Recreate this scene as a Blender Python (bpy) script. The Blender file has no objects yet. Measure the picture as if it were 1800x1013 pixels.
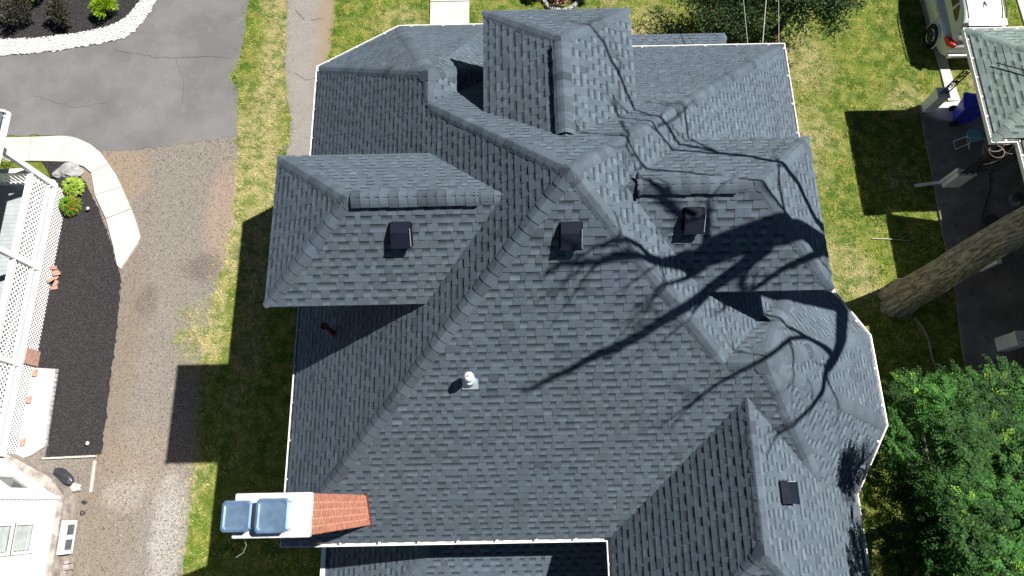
import bpy, bmesh, math, random
import numpy as np
from mathutils import Vector, Matrix, noise as mn
random.seed(7); NR = np.random.RandomState(11)
SC = bpy.context.scene
COL = SC.collection
# ---------------------------------------------------------------- camera
TH = math.atan(1210.0/3930.0); RO = math.radians(1.09)
Fv = Vector((0, math.sin(TH), -math.cos(TH))); Uv = Vector((0, math.cos(TH), math.sin(TH))); Rv = Vector((1, 0, 0))
rv = Rv*math.cos(RO) - Uv*math.sin(RO); uv = Rv*math.sin(RO) + Uv*math.cos(RO)
cam = bpy.data.cameras.new('camera'); camo = bpy.data.objects.new('camera', cam); COL.objects.link(camo)
M = Matrix((rv, uv, -Fv)).transposed().to_4x4(); M.translation = Vector((0, 0, 20))
camo.matrix_world = M
cam.sensor_width = 36; cam.lens = 36*1210/1800; cam.clip_start = .1; cam.clip_end = 1000
SC.camera = camo
# ---------------------------------------------------------------- light
w = bpy.data.worlds.new('World'); SC.world = w; w.use_nodes = True
wn = w.node_tree; bg = wn.nodes['Background']
sky = wn.nodes.new('ShaderNodeTexSky'); sky.sky_type = 'NISHITA'; sky.sun_disc = False; sky.air_density = .35; sky.dust_density = 0; sky.ozone_density = 2.0
SUNV = Vector((.6464, .2294, 1.0)).normalized()
sky.sun_elevation = math.asin(SUNV.z); sky.sun_rotation = math.atan2(SUNV.x, SUNV.y)
wn.links.new(sky.outputs[0], bg.inputs[0]); bg.inputs[1].default_value = .05
sl = bpy.data.lights.new('sun', 'SUN'); sl.energy = 5.0; sl.angle = math.radians(.53); sl.color = (1, .96, .9)
so = bpy.data.objects.new('sun', sl); COL.objects.link(so)
so.rotation_euler = SUNV.to_track_quat('Z', 'Y').to_euler(); so.location = (20, 8, 30)
SC.view_settings.view_transform = 'Standard'; SC.view_settings.look = 'None'
SC.view_settings.exposure = .75; SC.view_settings.gamma = 1; SC.view_settings.use_curve_mapping = False

# ---------------------------------------------------------------- materials
class NT:
    def __init__(s, name):
        s.m = bpy.data.materials.new(name); s.m.use_nodes = True; s.t = s.m.node_tree
        s.b = s.t.nodes['Principled BSDF']; s.tc = s.t.nodes.new('ShaderNodeTexCoord')
    def n(s, k, **kw):
        x = s.t.nodes.new(k)
        for a, b in kw.items(): setattr(x, a, b)
        return x
    def l(s, a, b): s.t.links.new(a, b)
    def val(s, sock, v):
        if hasattr(v, 'type') and hasattr(v, 'is_output'): s.l(v, sock)
        else: sock.default_value = v
    def noise(s, scale, detail=4, rough=.55, vec=None, dist=0):
        x = s.n('ShaderNodeTexNoise'); x.inputs['Scale'].default_value = scale; x.inputs['Detail'].default_value = detail
        x.inputs['Roughness'].default_value = rough; x.inputs['Distortion'].default_value = dist
        s.l(vec if vec is not None else s.tc.outputs['Object'], x.inputs['Vector']); return x.outputs['Fac']
    def ramp(s, fac, lo, hi, a=0., b=1.):
        x = s.n('ShaderNodeMapRange'); x.interpolation_type = 'SMOOTHSTEP'
        for i, v in enumerate((fac, lo, hi, a, b)): s.val(x.inputs[i], v)
        return x.outputs[0]
    def mix(s, f, a, b, mode='MIX'):
        x = s.n('ShaderNodeMix', data_type='RGBA', blend_type=mode)
        s.val(x.inputs[0], f)
        for i, v in ((6, a), (7, b)): s.val(x.inputs[i], v if hasattr(v, 'is_output') else (*v, 1))
        return x.outputs[2]
    def math(s, op, a, b=0., c=0.):
        x = s.n('ShaderNodeMath', operation=op); s.val(x.inputs[0], a); s.val(x.inputs[1], b); s.val(x.inputs[2], c); return x.outputs[0]
    def grey(s, f):
        x = s.n('ShaderNodeCombineColor'); [s.l(f, x.inputs[i]) for i in range(3)]; return x.outputs[0]
    def attr(s, name='tone'):
        x = s.n('ShaderNodeAttribute', attribute_name=name); y = s.n('ShaderNodeSeparateColor'); s.l(x.outputs['Color'], y.inputs[0])
        return y.outputs[0], y.outputs[1], y.outputs[2]
    def bump(s, h, st=.3, d=.02):
        x = s.n('ShaderNodeBump'); x.inputs['Strength'].default_value = st; x.inputs['Distance'].default_value = d
        s.l(h, x.inputs['Height']); s.l(x.outputs[0], s.b.inputs['Normal'])
    def blob(s, cx, cy, rx, ry, soft=.5, warp=None):
        # soft elliptical patch in world metres, edge broken by noise
        q = s.n('ShaderNodeSeparateXYZ'); s.l(s.tc.outputs['Object'], q.inputs[0])
        dx = s.math('DIVIDE', s.math('SUBTRACT', q.outputs[0], cx), rx); dy = s.math('DIVIDE', s.math('SUBTRACT', q.outputs[1], cy), ry)
        d = s.math('SQRT', s.math('ADD', s.math('MULTIPLY', dx, dx), s.math('MULTIPLY', dy, dy)))
        if warp is not None: d = s.math('ADD', d, s.math('MULTIPLY', s.math('SUBTRACT', warp, .5), 1.6))
        return s.ramp(d, 1.0-soft, 1.0+soft, 1., 0.)
    def out(s, col, rough=.85, spec=.3, metal=0.):
        s.val(s.b.inputs['Base Color'], col if hasattr(col, 'is_output') else (*col, 1))
        s.b.inputs['Roughness'].default_value = rough; s.b.inputs['Specular IOR Level'].default_value = spec
        s.b.inputs['Metallic'].default_value = metal; return s.m

def simple(name, c, rough=.6, spec=.4, metal=0., var=.12, scale=6., bump=0.):
    t = NT(name); f = t.noise(scale, 5, .6)
    col = t.mix(t.ramp(f, .3, .7), tuple(v*(1-var) for v in c), tuple(min(.95, v*(1+var)) for v in c))
    if bump: t.bump(t.noise(scale*8, 3), bump, .01)
    return t.out(col, rough, spec, metal)

def m_shingle(name, base, patch):
    t = NT(name); tone, vf, rnd = t.attr()
    g = t.noise(90, 2, .7); big = t.noise(.9, 4, .6); med = t.noise(9, 3, .6)
    c = t.mix(rnd, tuple(v*.97 for v in base), (base[0]*1.04, base[1]*1.0, base[2]*.97))
    c = t.mix(t.ramp(big, .35, .7), c, patch); st_ = t.noise(2.2, 5, .7, dist=1.2); c = t.mix(t.math('MULTIPLY', t.ramp(st_, .56, .72), .25), c, tuple(v*.72 for v in patch)); c = t.mix(t.math('MULTIPLY', t.ramp(t.noise(.35, 3, .5), .5, .7), .22), c, (base[0]*1.25, base[1]*1.2, base[2]*1.12))
    k = t.math('MULTIPLY', tone, t.math('MULTIPLY_ADD', g, .75, .62))
    k = t.math('MULTIPLY', k, t.math('MULTIPLY_ADD', med, .28, .86))
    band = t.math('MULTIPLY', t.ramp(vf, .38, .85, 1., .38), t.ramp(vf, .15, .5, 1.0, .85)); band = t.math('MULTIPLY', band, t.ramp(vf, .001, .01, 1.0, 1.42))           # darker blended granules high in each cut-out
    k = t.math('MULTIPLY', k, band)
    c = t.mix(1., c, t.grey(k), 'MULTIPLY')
    t.bump(g, .35, .004)
    return t.out(c, .92, .12)

MAT = {}
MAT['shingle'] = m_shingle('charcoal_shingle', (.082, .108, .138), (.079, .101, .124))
MAT['shingle_green'] = m_shingle('green_grey_shingle', (.155, .205, .195), (.14, .185, .178))
MAT['white'] = simple('white_paint', (.80, .80, .80), .45, .4, var=.03)
MAT['gutter'] = simple('white_gutter', (.78, .78, .77), .35, .5, var=.05)
MAT['gutter_dark'] = simple('dark_drip_edge', (.04, .04, .05), .6)
MAT['black_metal'] = simple('black_metal', (.008, .011, .022), .7, .12, var=.15)
MAT['iron'] = simple('black_iron', (.012, .012, .014), .5, .5)
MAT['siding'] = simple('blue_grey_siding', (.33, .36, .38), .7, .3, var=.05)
MAT['dormer_siding'] = simple('shaded_dormer_siding', (.06, .065, .075), .8, .2)  # shade under the dormer eaves put into a darker siding colour
MAT['stone'] = simple('foundation_stone', (.34, .30, .27), .9, .2, var=.35, scale=5, bump=.5)
MAT['rock'] = simple('grey_rock', (.30, .30, .30), .9, .2, var=.3, scale=7, bump=.6)
MAT['brick'] = simple('red_brick', (.44, .19, .125), .85, .2, var=.25, scale=14, bump=.4)
MAT['old_brick'] = simple('faded_brick', (.42, .25, .20), .9, .2, var=.25, scale=10, bump=.4)
MAT['mortar'] = simple('mortar', (.78, .66, .60), .95, .1)
MAT['crown_wash'] = simple('white_cement', (.60, .60, .59), .8, .2, var=.22, scale=7, bump=.3)
MAT['steel'] = simple('sky_tinted_steel', (.40, .60, .86), .28, .5, metal=.8, var=.18, scale=5)  # blue sky reflection put into the steel's base colour
MAT['lead'] = simple('flashing_metal', (.50, .56, .60), .45, .5, metal=.3, var=.1)
MAT['pvc'] = simple('white_pvc', (.80, .80, .80), .4, .4, var=.03)
MAT['wood_white'] = simple('white_wood', (.78, .78, .78), .6, .3, var=.05)
MAT['deck'] = simple('grey_deck_paint', (.36, .40, .41), .6, .3, var=.08, scale=3)
MAT['blueglass'] = simple('window_pane', (.10, .13, .13), .12, .6, var=.2)
MAT['blind'] = simple('window_blind', (.48, .53, .52), .7, .3)
MAT['plastic_blue'] = simple('blue_plastic', (.03, .045, .55), .42, .4, var=.12)
MAT['rubber'] = simple('black_rubber', (.015, .015, .016), .7, .3)
MAT['teal'] = simple('teal_paint', (.14, .42, .50), .45, .4)
MAT['car'] = simple('silver_car_paint', (.60, .62, .64), .25, .6, metal=.15, var=.02)
MAT['car_glass'] = simple('tinted_glass', (.012, .012, .014), .06, .7)
MAT['lamp_red'] = simple('red_lens', (.50, .012, .02), .15, .6)
MAT['chrome'] = simple('bright_trim', (.7, .7, .72), .2, .6, metal=.9)
MAT['trim_grey'] = simple('grey_plastic_trim', (.06, .06, .065), .6)
MAT['crack'] = simple('crack_filler', (.05, .048, .045), .95)
MAT['dark_bark'] = simple('dark_bark', (.05, .04, .032), .95, .1, var=.3, scale=12, bump=.5)
MAT['bag'] = simple('dark_tarp', (.035, .038, .045), .35, .5)
MAT['vine'] = simple('dry_vine', (.36, .30, .25), .8, .2, var=.2)
MAT['rust'] = simple('brown_pipe', (.12, .045, .035), .7)
MAT['plank'] = simple('weathered_plank', (.50, .47, .42), .85, .2, var=.15, scale=8)
MAT['dead_twig'] = simple('bleached_twig', (.55, .52, .44), .8)
MAT['wire'] = simple('grey_wire', (.42, .44, .42), .6)
MAT['seed'] = simple('solar_lamp', (.62, .62, .60), .4, .4)

t = NT('asphalt')
f1 = t.noise(.55, 6, .6); f2 = t.noise(2.3, 4, .6, dist=.6); g = t.noise(120, 2, .7)
c = t.mix(t.ramp(f1, .35, .68), (.145, .141, .145), (.20, .195, .193)); c = t.mix(t.math('MULTIPLY', t.ramp(f2, .58, .72), .28), c, (.25, .235, .225))
c = t.mix(t.math('MULTIPLY', t.ramp(t.noise(.9, 3, .5, dist=1.5), .56, .60), .10), c, (.10, .095, .10))
c = t.mix(t.math('MULTIPLY', g, .35), c, (.10, .10, .10)); t.bump(g, .3, .005); MAT['asphalt'] = t.out(c, .9, .2)

t = NT('old_paving')
f1 = t.noise(1.5, 5, .65); g = t.noise(60, 3, .8)
c = t.mix(t.ramp(f1, .3, .7), (.165, .148, .132), (.22, .198, .172)); c = t.mix(t.ramp(g, .35, .65), c, (.30, .28, .26)); c = t.mix(t.ramp(g, .44, .36), c, (.09, .08, .08))
sx = t.blob(-6.05, 15.5, .45, 2.6, .6, f1); c = t.mix(sx, c, (.25, .20, .14)); t.bump(g, .4, .006); MAT['paving'] = t.out(c, .92, .15)

t = NT('gravel_soil')
f1 = t.noise(1.3, 6, .65); f2 = t.noise(.5, 4, .6); g = t.noise(45, 4, .8); wv = t.noise(1.7, 4, .6)
c = t.mix(t.ramp(g, .3, .7), (.155, .135, .118), (.285, .255, .228))
for (x, y, rx, ry, col, st) in ((-12.6, 10.2, 1.0, .9, (.27, .21, .155), .9), (-11.6, 4.2, .5, 3.6, (.20, .165, .13), .7), (-11.4, -.2, 1.0, 2.0, (.21, .18, .145), .75),
                            (-9.0, 8.7, .6, 1.7, (.30, .23, .18), .85), (-10.3, 1.2, 1.2, 1.0, (.26, .21, .16), .6), (-11.1, 5.9, .35, .5, (.14, .12, .10), .8),
                            (-9.6, -.7, .45, 1.5, (.42, .40, .38), .6), (-10.9, .4, .6, .5, (.36, .34, .31), .5), (-9.5, 7.0, .6, .5, (.11, .09, .08), .6), (-9.4, 4.6, .5, 1.3, (.20, .20, .10), .5)):
    c = t.mix(t.math('MULTIPLY', t.blob(x, y, rx, ry, .45, wv), st), c, col)
t.bump(g, .6, .01); MAT['gravel'] = t.out(c, .95, .1)

t = NT('pebble'); tone, a, b = t.attr(); wv = t.noise(1.7, 4, .6)
c = t.mix(a, (.17, .148, .13), (.35, .32, .285))
for (x, y, rx, ry, col, st) in ((-12.6, 10.2, 1.0, .9, (.32, .26, .2), .8), (-11.6, 4.2, .5, 3.6, (.25, .195, .145), .7), (-11.4, -.2, 1.0, 2.0, (.25, .2, .15), .7), (-9.0, 8.7, .6, 1.7, (.34, .27, .22), .7)):
    c = t.mix(t.math('MULTIPLY', t.blob(x, y, rx, ry, .45, wv), st), c, col)
c = t.mix(1., c, t.grey(tone), 'MULTIPLY'); MAT['pebble'] = t.out(c, .9, .15)

t = NT('mulch'); g = t.noise(50, 4, .75)
c = t.mix(t.ramp(g, .35, .65), (.017, .0165, .0185), (.058, .054, .058)); t.bump(g, .8, .02); MAT['mulch'] = t.out(c, .95, .1)
t = NT('mulch_chip'); tone, a, b = t.attr(); c = t.mix(a, (.028, .027, .029), (.095, .088, .09)); c = t.mix(t.ramp(tone, .97, .99), c, (.25, .2, .16)); MAT['mulch_chip'] = t.out(c, .95, .1)
t = NT('white_stone'); tone, a, b = t.attr(); c = t.mix(a, (.60, .60, .59), (.82, .82, .81)); MAT['white_stone'] = t.out(c, .8, .2)

t = NT('concrete'); f1 = t.noise(1.6, 6, .65); g = t.noise(70, 3, .7)
c = t.mix(t.ramp(f1, .35, .7), (.49, .475, .44), (.58, .57, .53)); c = t.mix(t.ramp(t.noise(4, 5, .7), .62, .75), c, (.36, .33, .29)); c = t.mix(t.math('MULTIPLY', g, .2), c, (.35, .33, .3))
t.bump(g, .25, .004); MAT['concrete'] = t.out(c, .85, .2)
t = NT('patio_concrete'); f1 = t.noise(1.1, 6, .7); g = t.noise(50, 3, .7)
c = t.mix(t.ramp(f1, .3, .7), (.16, .14, .125), (.28, .255, .235)); c = t.mix(t.ramp(t.noise(3.2, 5, .75, dist=.8), .55, .7), c, (.13, .11, .105)); t.bump(g, .3, .004)
c = t.mix(t.blob(14.5, 12.1, .9, .55, .15), c, (.55, .53, .50)); MAT['patio'] = t.out(c, .85, .2)  # pale blob paints the sunlit end of the slab into the colour

def lawn_colour(t, leaf):
    w1 = t.noise(.8, 5, .65); w2 = t.noise(3.0, 5, .7); w3 = t.noise(14, 4, .7)
    k = 1.25 if leaf else .8
    green = tuple(v*k for v in (.15, .22, .030)); deep = tuple(v*k for v in (.075, .155, .018)); yel = tuple(v*k for v in (.33, .33, .085)); straw = tuple(v*(1.0 if leaf else .75) for v in (.62, .51, .29))
    c = t.mix(t.ramp(w1, .38, .62), deep, green); c = t.mix(t.math('MULTIPLY', t.ramp(w2, .40, .62), .85), c, yel)
    dry = None
    for (x, y, rx, ry, st) in ((8.3, 7.6, 1.0, 3.6, 1.), (9.3, 6.6, .8, 1.5, .8), (8.9, 11.0, 1.5, 1.5, .7), (10.6, 6.3, .5, .9, .7), (4.3, 13.6, 1.6, 2.5, .9), (9.9, 13.9, .9, 1.2, .6), (12.3, 9.5, .6, .4, .4),
                               (-7.95, 11, .55, 8, .75), (-8.7, 9.2, .4, 3.4, .7), (-9.2, 5.2, .6, 1.7, .8), (-9.3, 1.0, .5, 1.2, .8), (-3.9, 15.9, .8, .6, .5), (15.9, 14.5, 1.0, 2.5, .6), (13.1, 12.4, .7, .6, .5)):
        b = t.math('MULTIPLY', t.blob(x, y, rx, ry, .6, w1), st)
        dry = b if dry is None else t.math('MAXIMUM', dry, b)
    dry = t.math('MULTIPLY', dry, t.ramp(w2, .36, .58, .25, 1.)); dry = t.math('MULTIPLY', dry, t.ramp(w3, .3, .6, .45, 1.))
    return t.mix(dry, c, straw), dry
t = NT('lawn_soil'); c, d = lawn_colour(t, False); g = t.noise(60, 4, .8); c = t.mix(t.ramp(g, .55, .35), c, (.035, .04, .012)); t.bump(g, .6, .02); MAT['lawn'] = t.out(c, .95, .1)
t = NT('grass_blade'); c, d = lawn_colour(t, True); tone, a, b = t.attr(); c = t.mix(1., c, t.grey(tone), 'MULTIPLY'); MAT['grass'] = t.out(c, .8, .2)
gb = MAT['grass'].node_tree.nodes['Principled BSDF']

def leafmat(name, c0, c1, c2=None, trans=.25):
    t = NT(name); tone, a, b = t.attr(); c = t.mix(a, c0, c1)
    if c2: c = t.mix(t.ramp(b, .80, .86), c, c2)
    c = t.mix(1., c, t.grey(tone), 'MULTIPLY'); m = t.out(c, .55, .16)
    tr = t.n('ShaderNodeBsdfTranslucent'); t.l(c, tr.inputs[0]); ms = t.n('ShaderNodeMixShader'); ms.inputs[0].default_value = trans
    t.l(t.b.outputs[0], ms.inputs[1]); t.l(tr.outputs[0], ms.inputs[2]); t.l(ms.outputs[0], t.t.nodes['Material Output'].inputs[0]); return m
MAT['leaf_locust'] = leafmat('locust_leaf', (.014, .060, .013), (.058, .165, .022), (.22, .42, .05), .3)
MAT['leaf_dark'] = leafmat('dark_leaf', (.012, .035, .012), (.035, .075, .025), (.09, .15, .03), .2)
MAT['leaf_lime'] = leafmat('lime_leaf', (.20, .36, .02), (.36, .50, .03), None, .3)
MAT['leaf_hosta'] = leafmat('yellow_green_leaf', (.22, .38, .03), (.45, .55, .12), None, .3)
MAT['leaf_mixed'] = leafmat('green_orange_leaf', (.08, .22, .02), (.18, .34, .03), (.42, .14, .04), .3)
MAT['leaf_bronze'] = leafmat('bronze_leaf', (.028, .030, .022), (.065, .050, .038), (.10, .13, .06), .2)
MAT['leaf_pink'] = leafmat('dusty_pink_leaf', (.30, .15, .12), (.45, .28, .24), (.16, .3, .06), .2)

t = NT('bark'); tc = t.tc.outputs['Object']
mp = t.n('ShaderNodeMapping'); mp.inputs['Scale'].default_value = (1, 1, .35); t.l(tc, mp.inputs[0])
f1 = t.noise(14, 6, .7, vec=mp.outputs[0]); f2 = t.noise(1.2, 4, .6); tone, a, b = t.attr()
c = t.mix(t.ramp(f1, .3, .7), (.13, .105, .082), (.40, .35, .285)); c = t.mix(t.math('MULTIPLY', t.ramp(f2, .4, .7), .45), c, (.33, .31, .22)); c = t.mix(1., c, t.grey(tone), 'MULTIPLY')
t.bump(f1, .9, .03); MAT['bark'] = t.out(c, .95, .1)

# ---------------------------------------------------------------- mesh helpers
def link(name, me, mat=None, parent=None, label=None, cat=None, group=None, kind=None, smooth=False):
    o = bpy.data.objects.new(name, me); COL.objects.link(o)
    if me is not None and mat is not None and not me.materials:
        for m_ in (mat if isinstance(mat, (list, tuple)) else [mat]): me.materials.append(MAT[m_])
    if parent is not None: o.parent = parent
    for k, v in (('label', label), ('category', cat), ('group', group), ('kind', kind)):
        if v: o[k] = v
    if smooth and me is not None: me.polygons.foreach_set('use_smooth', [True]*len(me.polygons))
    return o
def thing(name, label, cat, group=None, loc=(0, 0, 0)):
    o = bpy.data.objects.new(name, None); COL.objects.link(o); o.empty_display_size = .2
    o.location = loc
    o['label'] = label; o['category'] = cat
    if group: o['group'] = group
    return o
class MB:
    def __init__(s): s.v = []; s.f = []; s.c = []; s.mi = []; s.cur = 0
    def add(s, vs, fs, col=(1, 0, .5)):
        n = len(s.v); s.v += [tuple(v) for v in vs]; s.f += [tuple(i+n for i in f) for f in fs]
        s.c += [col]*len(vs) if not (isinstance(col, list)) else col; s.mi += [s.cur]*len(fs)
    def box(s, c, d, rz=0, col=(1, 0, .5), R=None):
        hx, hy, hz = d[0]/2, d[1]/2, d[2]/2; R = R if R is not None else Matrix.Rotation(rz, 3, 'Z'); c = Vector(c)
        vs = [c+R@Vector((x*hx, y*hy, z*hz)) for z in (-1, 1) for y in (-1, 1) for x in (-1, 1)]
        s.add(vs, [(0, 2, 3, 1), (4, 5, 7, 6), (0, 1, 5, 4), (2, 6, 7, 3), (0, 4, 6, 2), (1, 3, 7, 5)], col)
    def bar(s, p, q, wdt, hgt, col=(1, 0, .5), up=(0, 0, 1)):
        p, q = Vector(p), Vector(q); d = (q-p); L = d.length; d.normalize(); up = Vector(up)
        if abs(d.dot(up)) > .98: up = Vector((1, 0, 0))
        x = d.cross(up).normalized(); z = x.cross(d); R = Matrix((x, d, z)).transposed()
        s.box((p+q)/2, (wdt, L, hgt), col=col, R=R)
    def prism(s, poly, z0, z1, col=(1, 0, .5)):
        n = len(poly); a = sum(poly[i][0]*poly[(i+1) % n][1]-poly[(i+1) % n][0]*poly[i][1] for i in range(n))
        if a < 0: poly = poly[::-1]
        vs = [(p[0], p[1], z0) for p in poly]+[(p[0], p[1], z1) for p in poly]
        s.add(vs, [tuple(range(n-1, -1, -1)), tuple(range(n, 2*n))]+[(i, (i+1) % n, n+(i+1) % n, n+i) for i in range(n)], col)
    def tube(s, pts, rad, k=8, cap=True, col=(1, 0, .5)):
        pts = [Vector(p) for p in pts]; rad = rad if isinstance(rad, (list, tuple)) else [rad]*len(pts); vs = []; px = None
        for i, p in enumerate(pts):
            d = (pts[min(i+1, len(pts)-1)]-pts[max(i-1, 0)]).normalized()
            if px is None: px = d.orthogonal().normalized()
            px = (px-d*px.dot(d)).normalized(); py = d.cross(px)
            vs += [p+(px*math.cos(2*math.pi*j/k)+py*math.sin(2*math.pi*j/k))*rad[i] for j in range(k)]
        fs = [(i*k+j, i*k+(j+1) % k, (i+1)*k+(j+1) % k, (i+1)*k+j) for i in range(len(pts)-1) for j in range(k)]
        if cap: fs += [tuple(range(k-1, -1, -1)), tuple(range((len(pts)-1)*k, len(pts)*k))]
        s.add(vs, fs, col)
    def mesh(s, name='m', mats=None):
        me = bpy.data.meshes.new(name); me.from_pydata(s.v, [], s.f)
        at = me.color_attributes.new('tone', 'FLOAT_COLOR', 'POINT')
        at.data.foreach_set('color', np.array([(c[0], c[1], c[2], 1.) for c in s.c], dtype=np.float32).ravel())
        if mats:
            for m_ in mats: me.materials.append(MAT[m_])
            me.polygons.foreach_set('material_index', s.mi)
        me.update(); return me
    def build(s, name, mat, parent=None, smooth=False, **kw):
        return link(name, s.mesh(name, mat if isinstance(mat, (list, tuple)) else None), None if isinstance(mat, (list, tuple)) else mat, parent, smooth=smooth, **kw)
def np_mesh(name, V, F, C):
    """V (n,3), F (m,k) ints, C (n,3)"""
    me = bpy.data.meshes.new(name); n = len(V); m, k = F.shape
    me.vertices.add(n); me.vertices.foreach_set('co', V.astype(np.float32).ravel())
    me.loops.add(m*k); me.loops.foreach_set('vertex_index', F.astype(np.int32).ravel())
    me.polygons.add(m); me.polygons.foreach_set('loop_start', np.arange(0, m*k, k, dtype=np.int32)); me.polygons.foreach_set('loop_total', np.full(m, k, dtype=np.int32))
    me.update(calc_edges=True)
    at = me.color_attributes.new('tone', 'FLOAT_COLOR', 'POINT')
    at.data.foreach_set('color', np.concatenate([C, np.ones((n, 1))], 1).astype(np.float32).ravel()); return me
def inpoly(x, y, P):
    c = np.zeros(x.shape, bool)
    for i in range(len(P)):
        x1, y1 = P[i][:2]; x2, y2 = P[i-1][:2]
        if y1 == y2: continue
        c ^= ((y1 > y) != (y2 > y)) & (x < (x2-x1)*(y-y1)/(y2-y1)+x1)
    return c
def rough_edge(P, step=.12, amp=.04, seed=1):
    """ragged outline of a bed or lawn edge"""
    R = random.Random(seed); out = []
    for i in range(len(P)):
        a, b = Vector(P[i][:2]), Vector(P[(i+1) % len(P)][:2]); n = max(1, int((b-a).length/step))
        for j in range(n):
            p = a.lerp(b, j/n); out.append((p.x+R.gauss(0, amp), p.y+R.gauss(0, amp)))
    return out
def sheet(name, P, z, mat, **kw):
    me = bpy.data.meshes.new(name); me.from_pydata([(p[0], p[1], z) for p in P], [], [tuple(range(len(P)))])
    if me.polygons[0].normal.z < 0: me.flip_normals()
    return link(name, me, mat, **kw)
# ---------------------------------------------------------------- the setting
sheet('ground', [(-150, -150), (150, -150), (150, 150), (-150, 150)], 0, 'lawn', kind='structure')
GRAVEL = [(-8.88, 11.5), (-8.78, 10.3), (-8.70, 8.3), (-8.95, 7.0), (-9.15, 5.4), (-9.2, 4.3), (-9.1, 3.0), (-9.05, 1.4), (-9.05, -.15), (-9.05, -1.8), (-9.0, -9), (-14, -9), (-14.6, 1.6), (-14.2, 8), (-15, 12), (-11, 12)]
ASPH = [(-30, 11.85), (-16.7, 11.72), (-14.25, 11.68), (-13.3, 11.12), (-12.3, 11.08), (-10.5, 11.3), (-8.9, 11.5), (-8.95, 12.4), (-9.0, 13.2), (-9.27, 13.7), (-9.11, 14.35), (-9.0, 15.5), (-9.04, 17), (-9.0, 40), (-30, 40)]
STRIP = [(-7.67, 16.9), (-7.58, 14.5), (-7.35, 12.8), (-7.17, 12.1), (-7.28, 10.6), (-7.33, 8.6), (-6.2, 8.4), (-6.3, 12.2), (-6.08, 14.3), (-5.99, 15.4), (-5.97, 16.9), (-6, 40), (-7.7, 40)]
sheet('gravel_drive', rough_edge(GRAVEL, .15, .05, 3), .005, 'gravel', kind='structure')
sheet('asphalt_driveway', rough_edge(ASPH, .18, .022, 4), .014, 'asphalt', kind='structure')
sheet('paved_strip', rough_edge(STRIP, .15, .03, 5), .009, 'paving', kind='structure')
BEDN = [(-30, 15.5), (-17.4, 15.37), (-16.06, 15.4), (-14.52, 15.6), (-13.49, 15.9), (-13.14, 16.18), (-12.72, 16.97), (-12.5, 20), (-30, 20)]
EDGE = [(-30, 14.8), (-17.3, 14.77), (-16.15, 14.84), (-14.82, 15.01), (-13.08, 15.38), (-12.61, 15.95), (-12.2, 16.96), (-12.0, 20), (-12.6, 20), (-12.8, 16.97), (-13.2, 16.22), (-13.55, 15.95), (-14.55, 15.65), (-16.08, 15.45), (-17.42, 15.42), (-30, 15.6)]
BEDS = [(-15.1, 10.74), (-14.5, 10.74), (-14.1, 10.58), (-13.6, 9.99), (-13.11, 9.18), (-12.6, 8.21), (-12.17, 7.16), (-11.96, 6.7), (-11.84, 4.74), (-11.8, 3.04), (-11.75, 1.45), (-13.3, 1.40), (-13.3, 1.7), (-13.41, 3.91), (-14.16, 3.97), (-14.3, 5), (-14.6, 10)]
def bed(name, P, z, seed):
    Q = rough_edge(P, .1, .02, seed); b = MB(); b.prism(Q, -.02, z); b.build(name, 'mulch', kind='structure')
def crack(par, pts, wd, seed):
    R = random.Random(seed); L = []; Rr = []
    for i in range(len(pts)-1):
        a, b = Vector(pts[i]), Vector(pts[i+1]); n = max(2, int((b-a).length/.09))
        for j in range(n):
            p = a.lerp(b, j/n); L.append(p+Vector((R.gauss(0, .012), R.gauss(0, .018)))); Rr.append(wd*R.uniform(.3, 1))
    vs = []; fs = []
    for i in range(len(L)-1):
        d = (L[i+1]-L[i]).normalized(); nn = Vector((-d.y, d.x)); vs += [(*(L[i]+nn*Rr[i]), .0), (*(L[i]-nn*Rr[i]), .0)]
    for i in range(len(L)-2): fs.append((2*i, 2*i+1, 2*i+3, 2*i+2))
    m = MB(); m.add([(v[0], v[1], .019) for v in vs], fs); m.build('crack', 'crack', par)
AD = bpy.data.objects['asphalt_driveway']; PS = bpy.data.objects['paved_strip']
crack(AD, [(-13.4, 14.9), (-12.6, 14.75), (-11.97, 14.6), (-11.3, 14.55), (-10.4, 14.6), (-9.2, 14.5)], .010, 1); crack(AD, [(-11.3, 14.55), (-10.9, 13.7), (-10.8, 12.6)], .006, 2); crack(AD, [(-15.9, 13.2), (-14.4, 12.7), (-13.2, 12.9)], .005, 3)
crack(PS, [(-7.35, 16.4), (-7.1, 16.1), (-6.9, 15.9)], .012, 4); crack(PS, [(-6.75, 16.0), (-6.4, 16.05), (-6.1, 16.0)], .008, 5); crack(PS, [(-7.2, 13.9), (-6.8, 13.6), (-6.3, 13.7)], .006, 6)
bed('mulch_bed', BEDN, .035, 6); bed('mulch_bed', BEDS, .035, 7)
sheet('stone_edging_bed', rough_edge(EDGE, .07, .025, 8), .04, 'white_stone', kind='structure')

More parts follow.
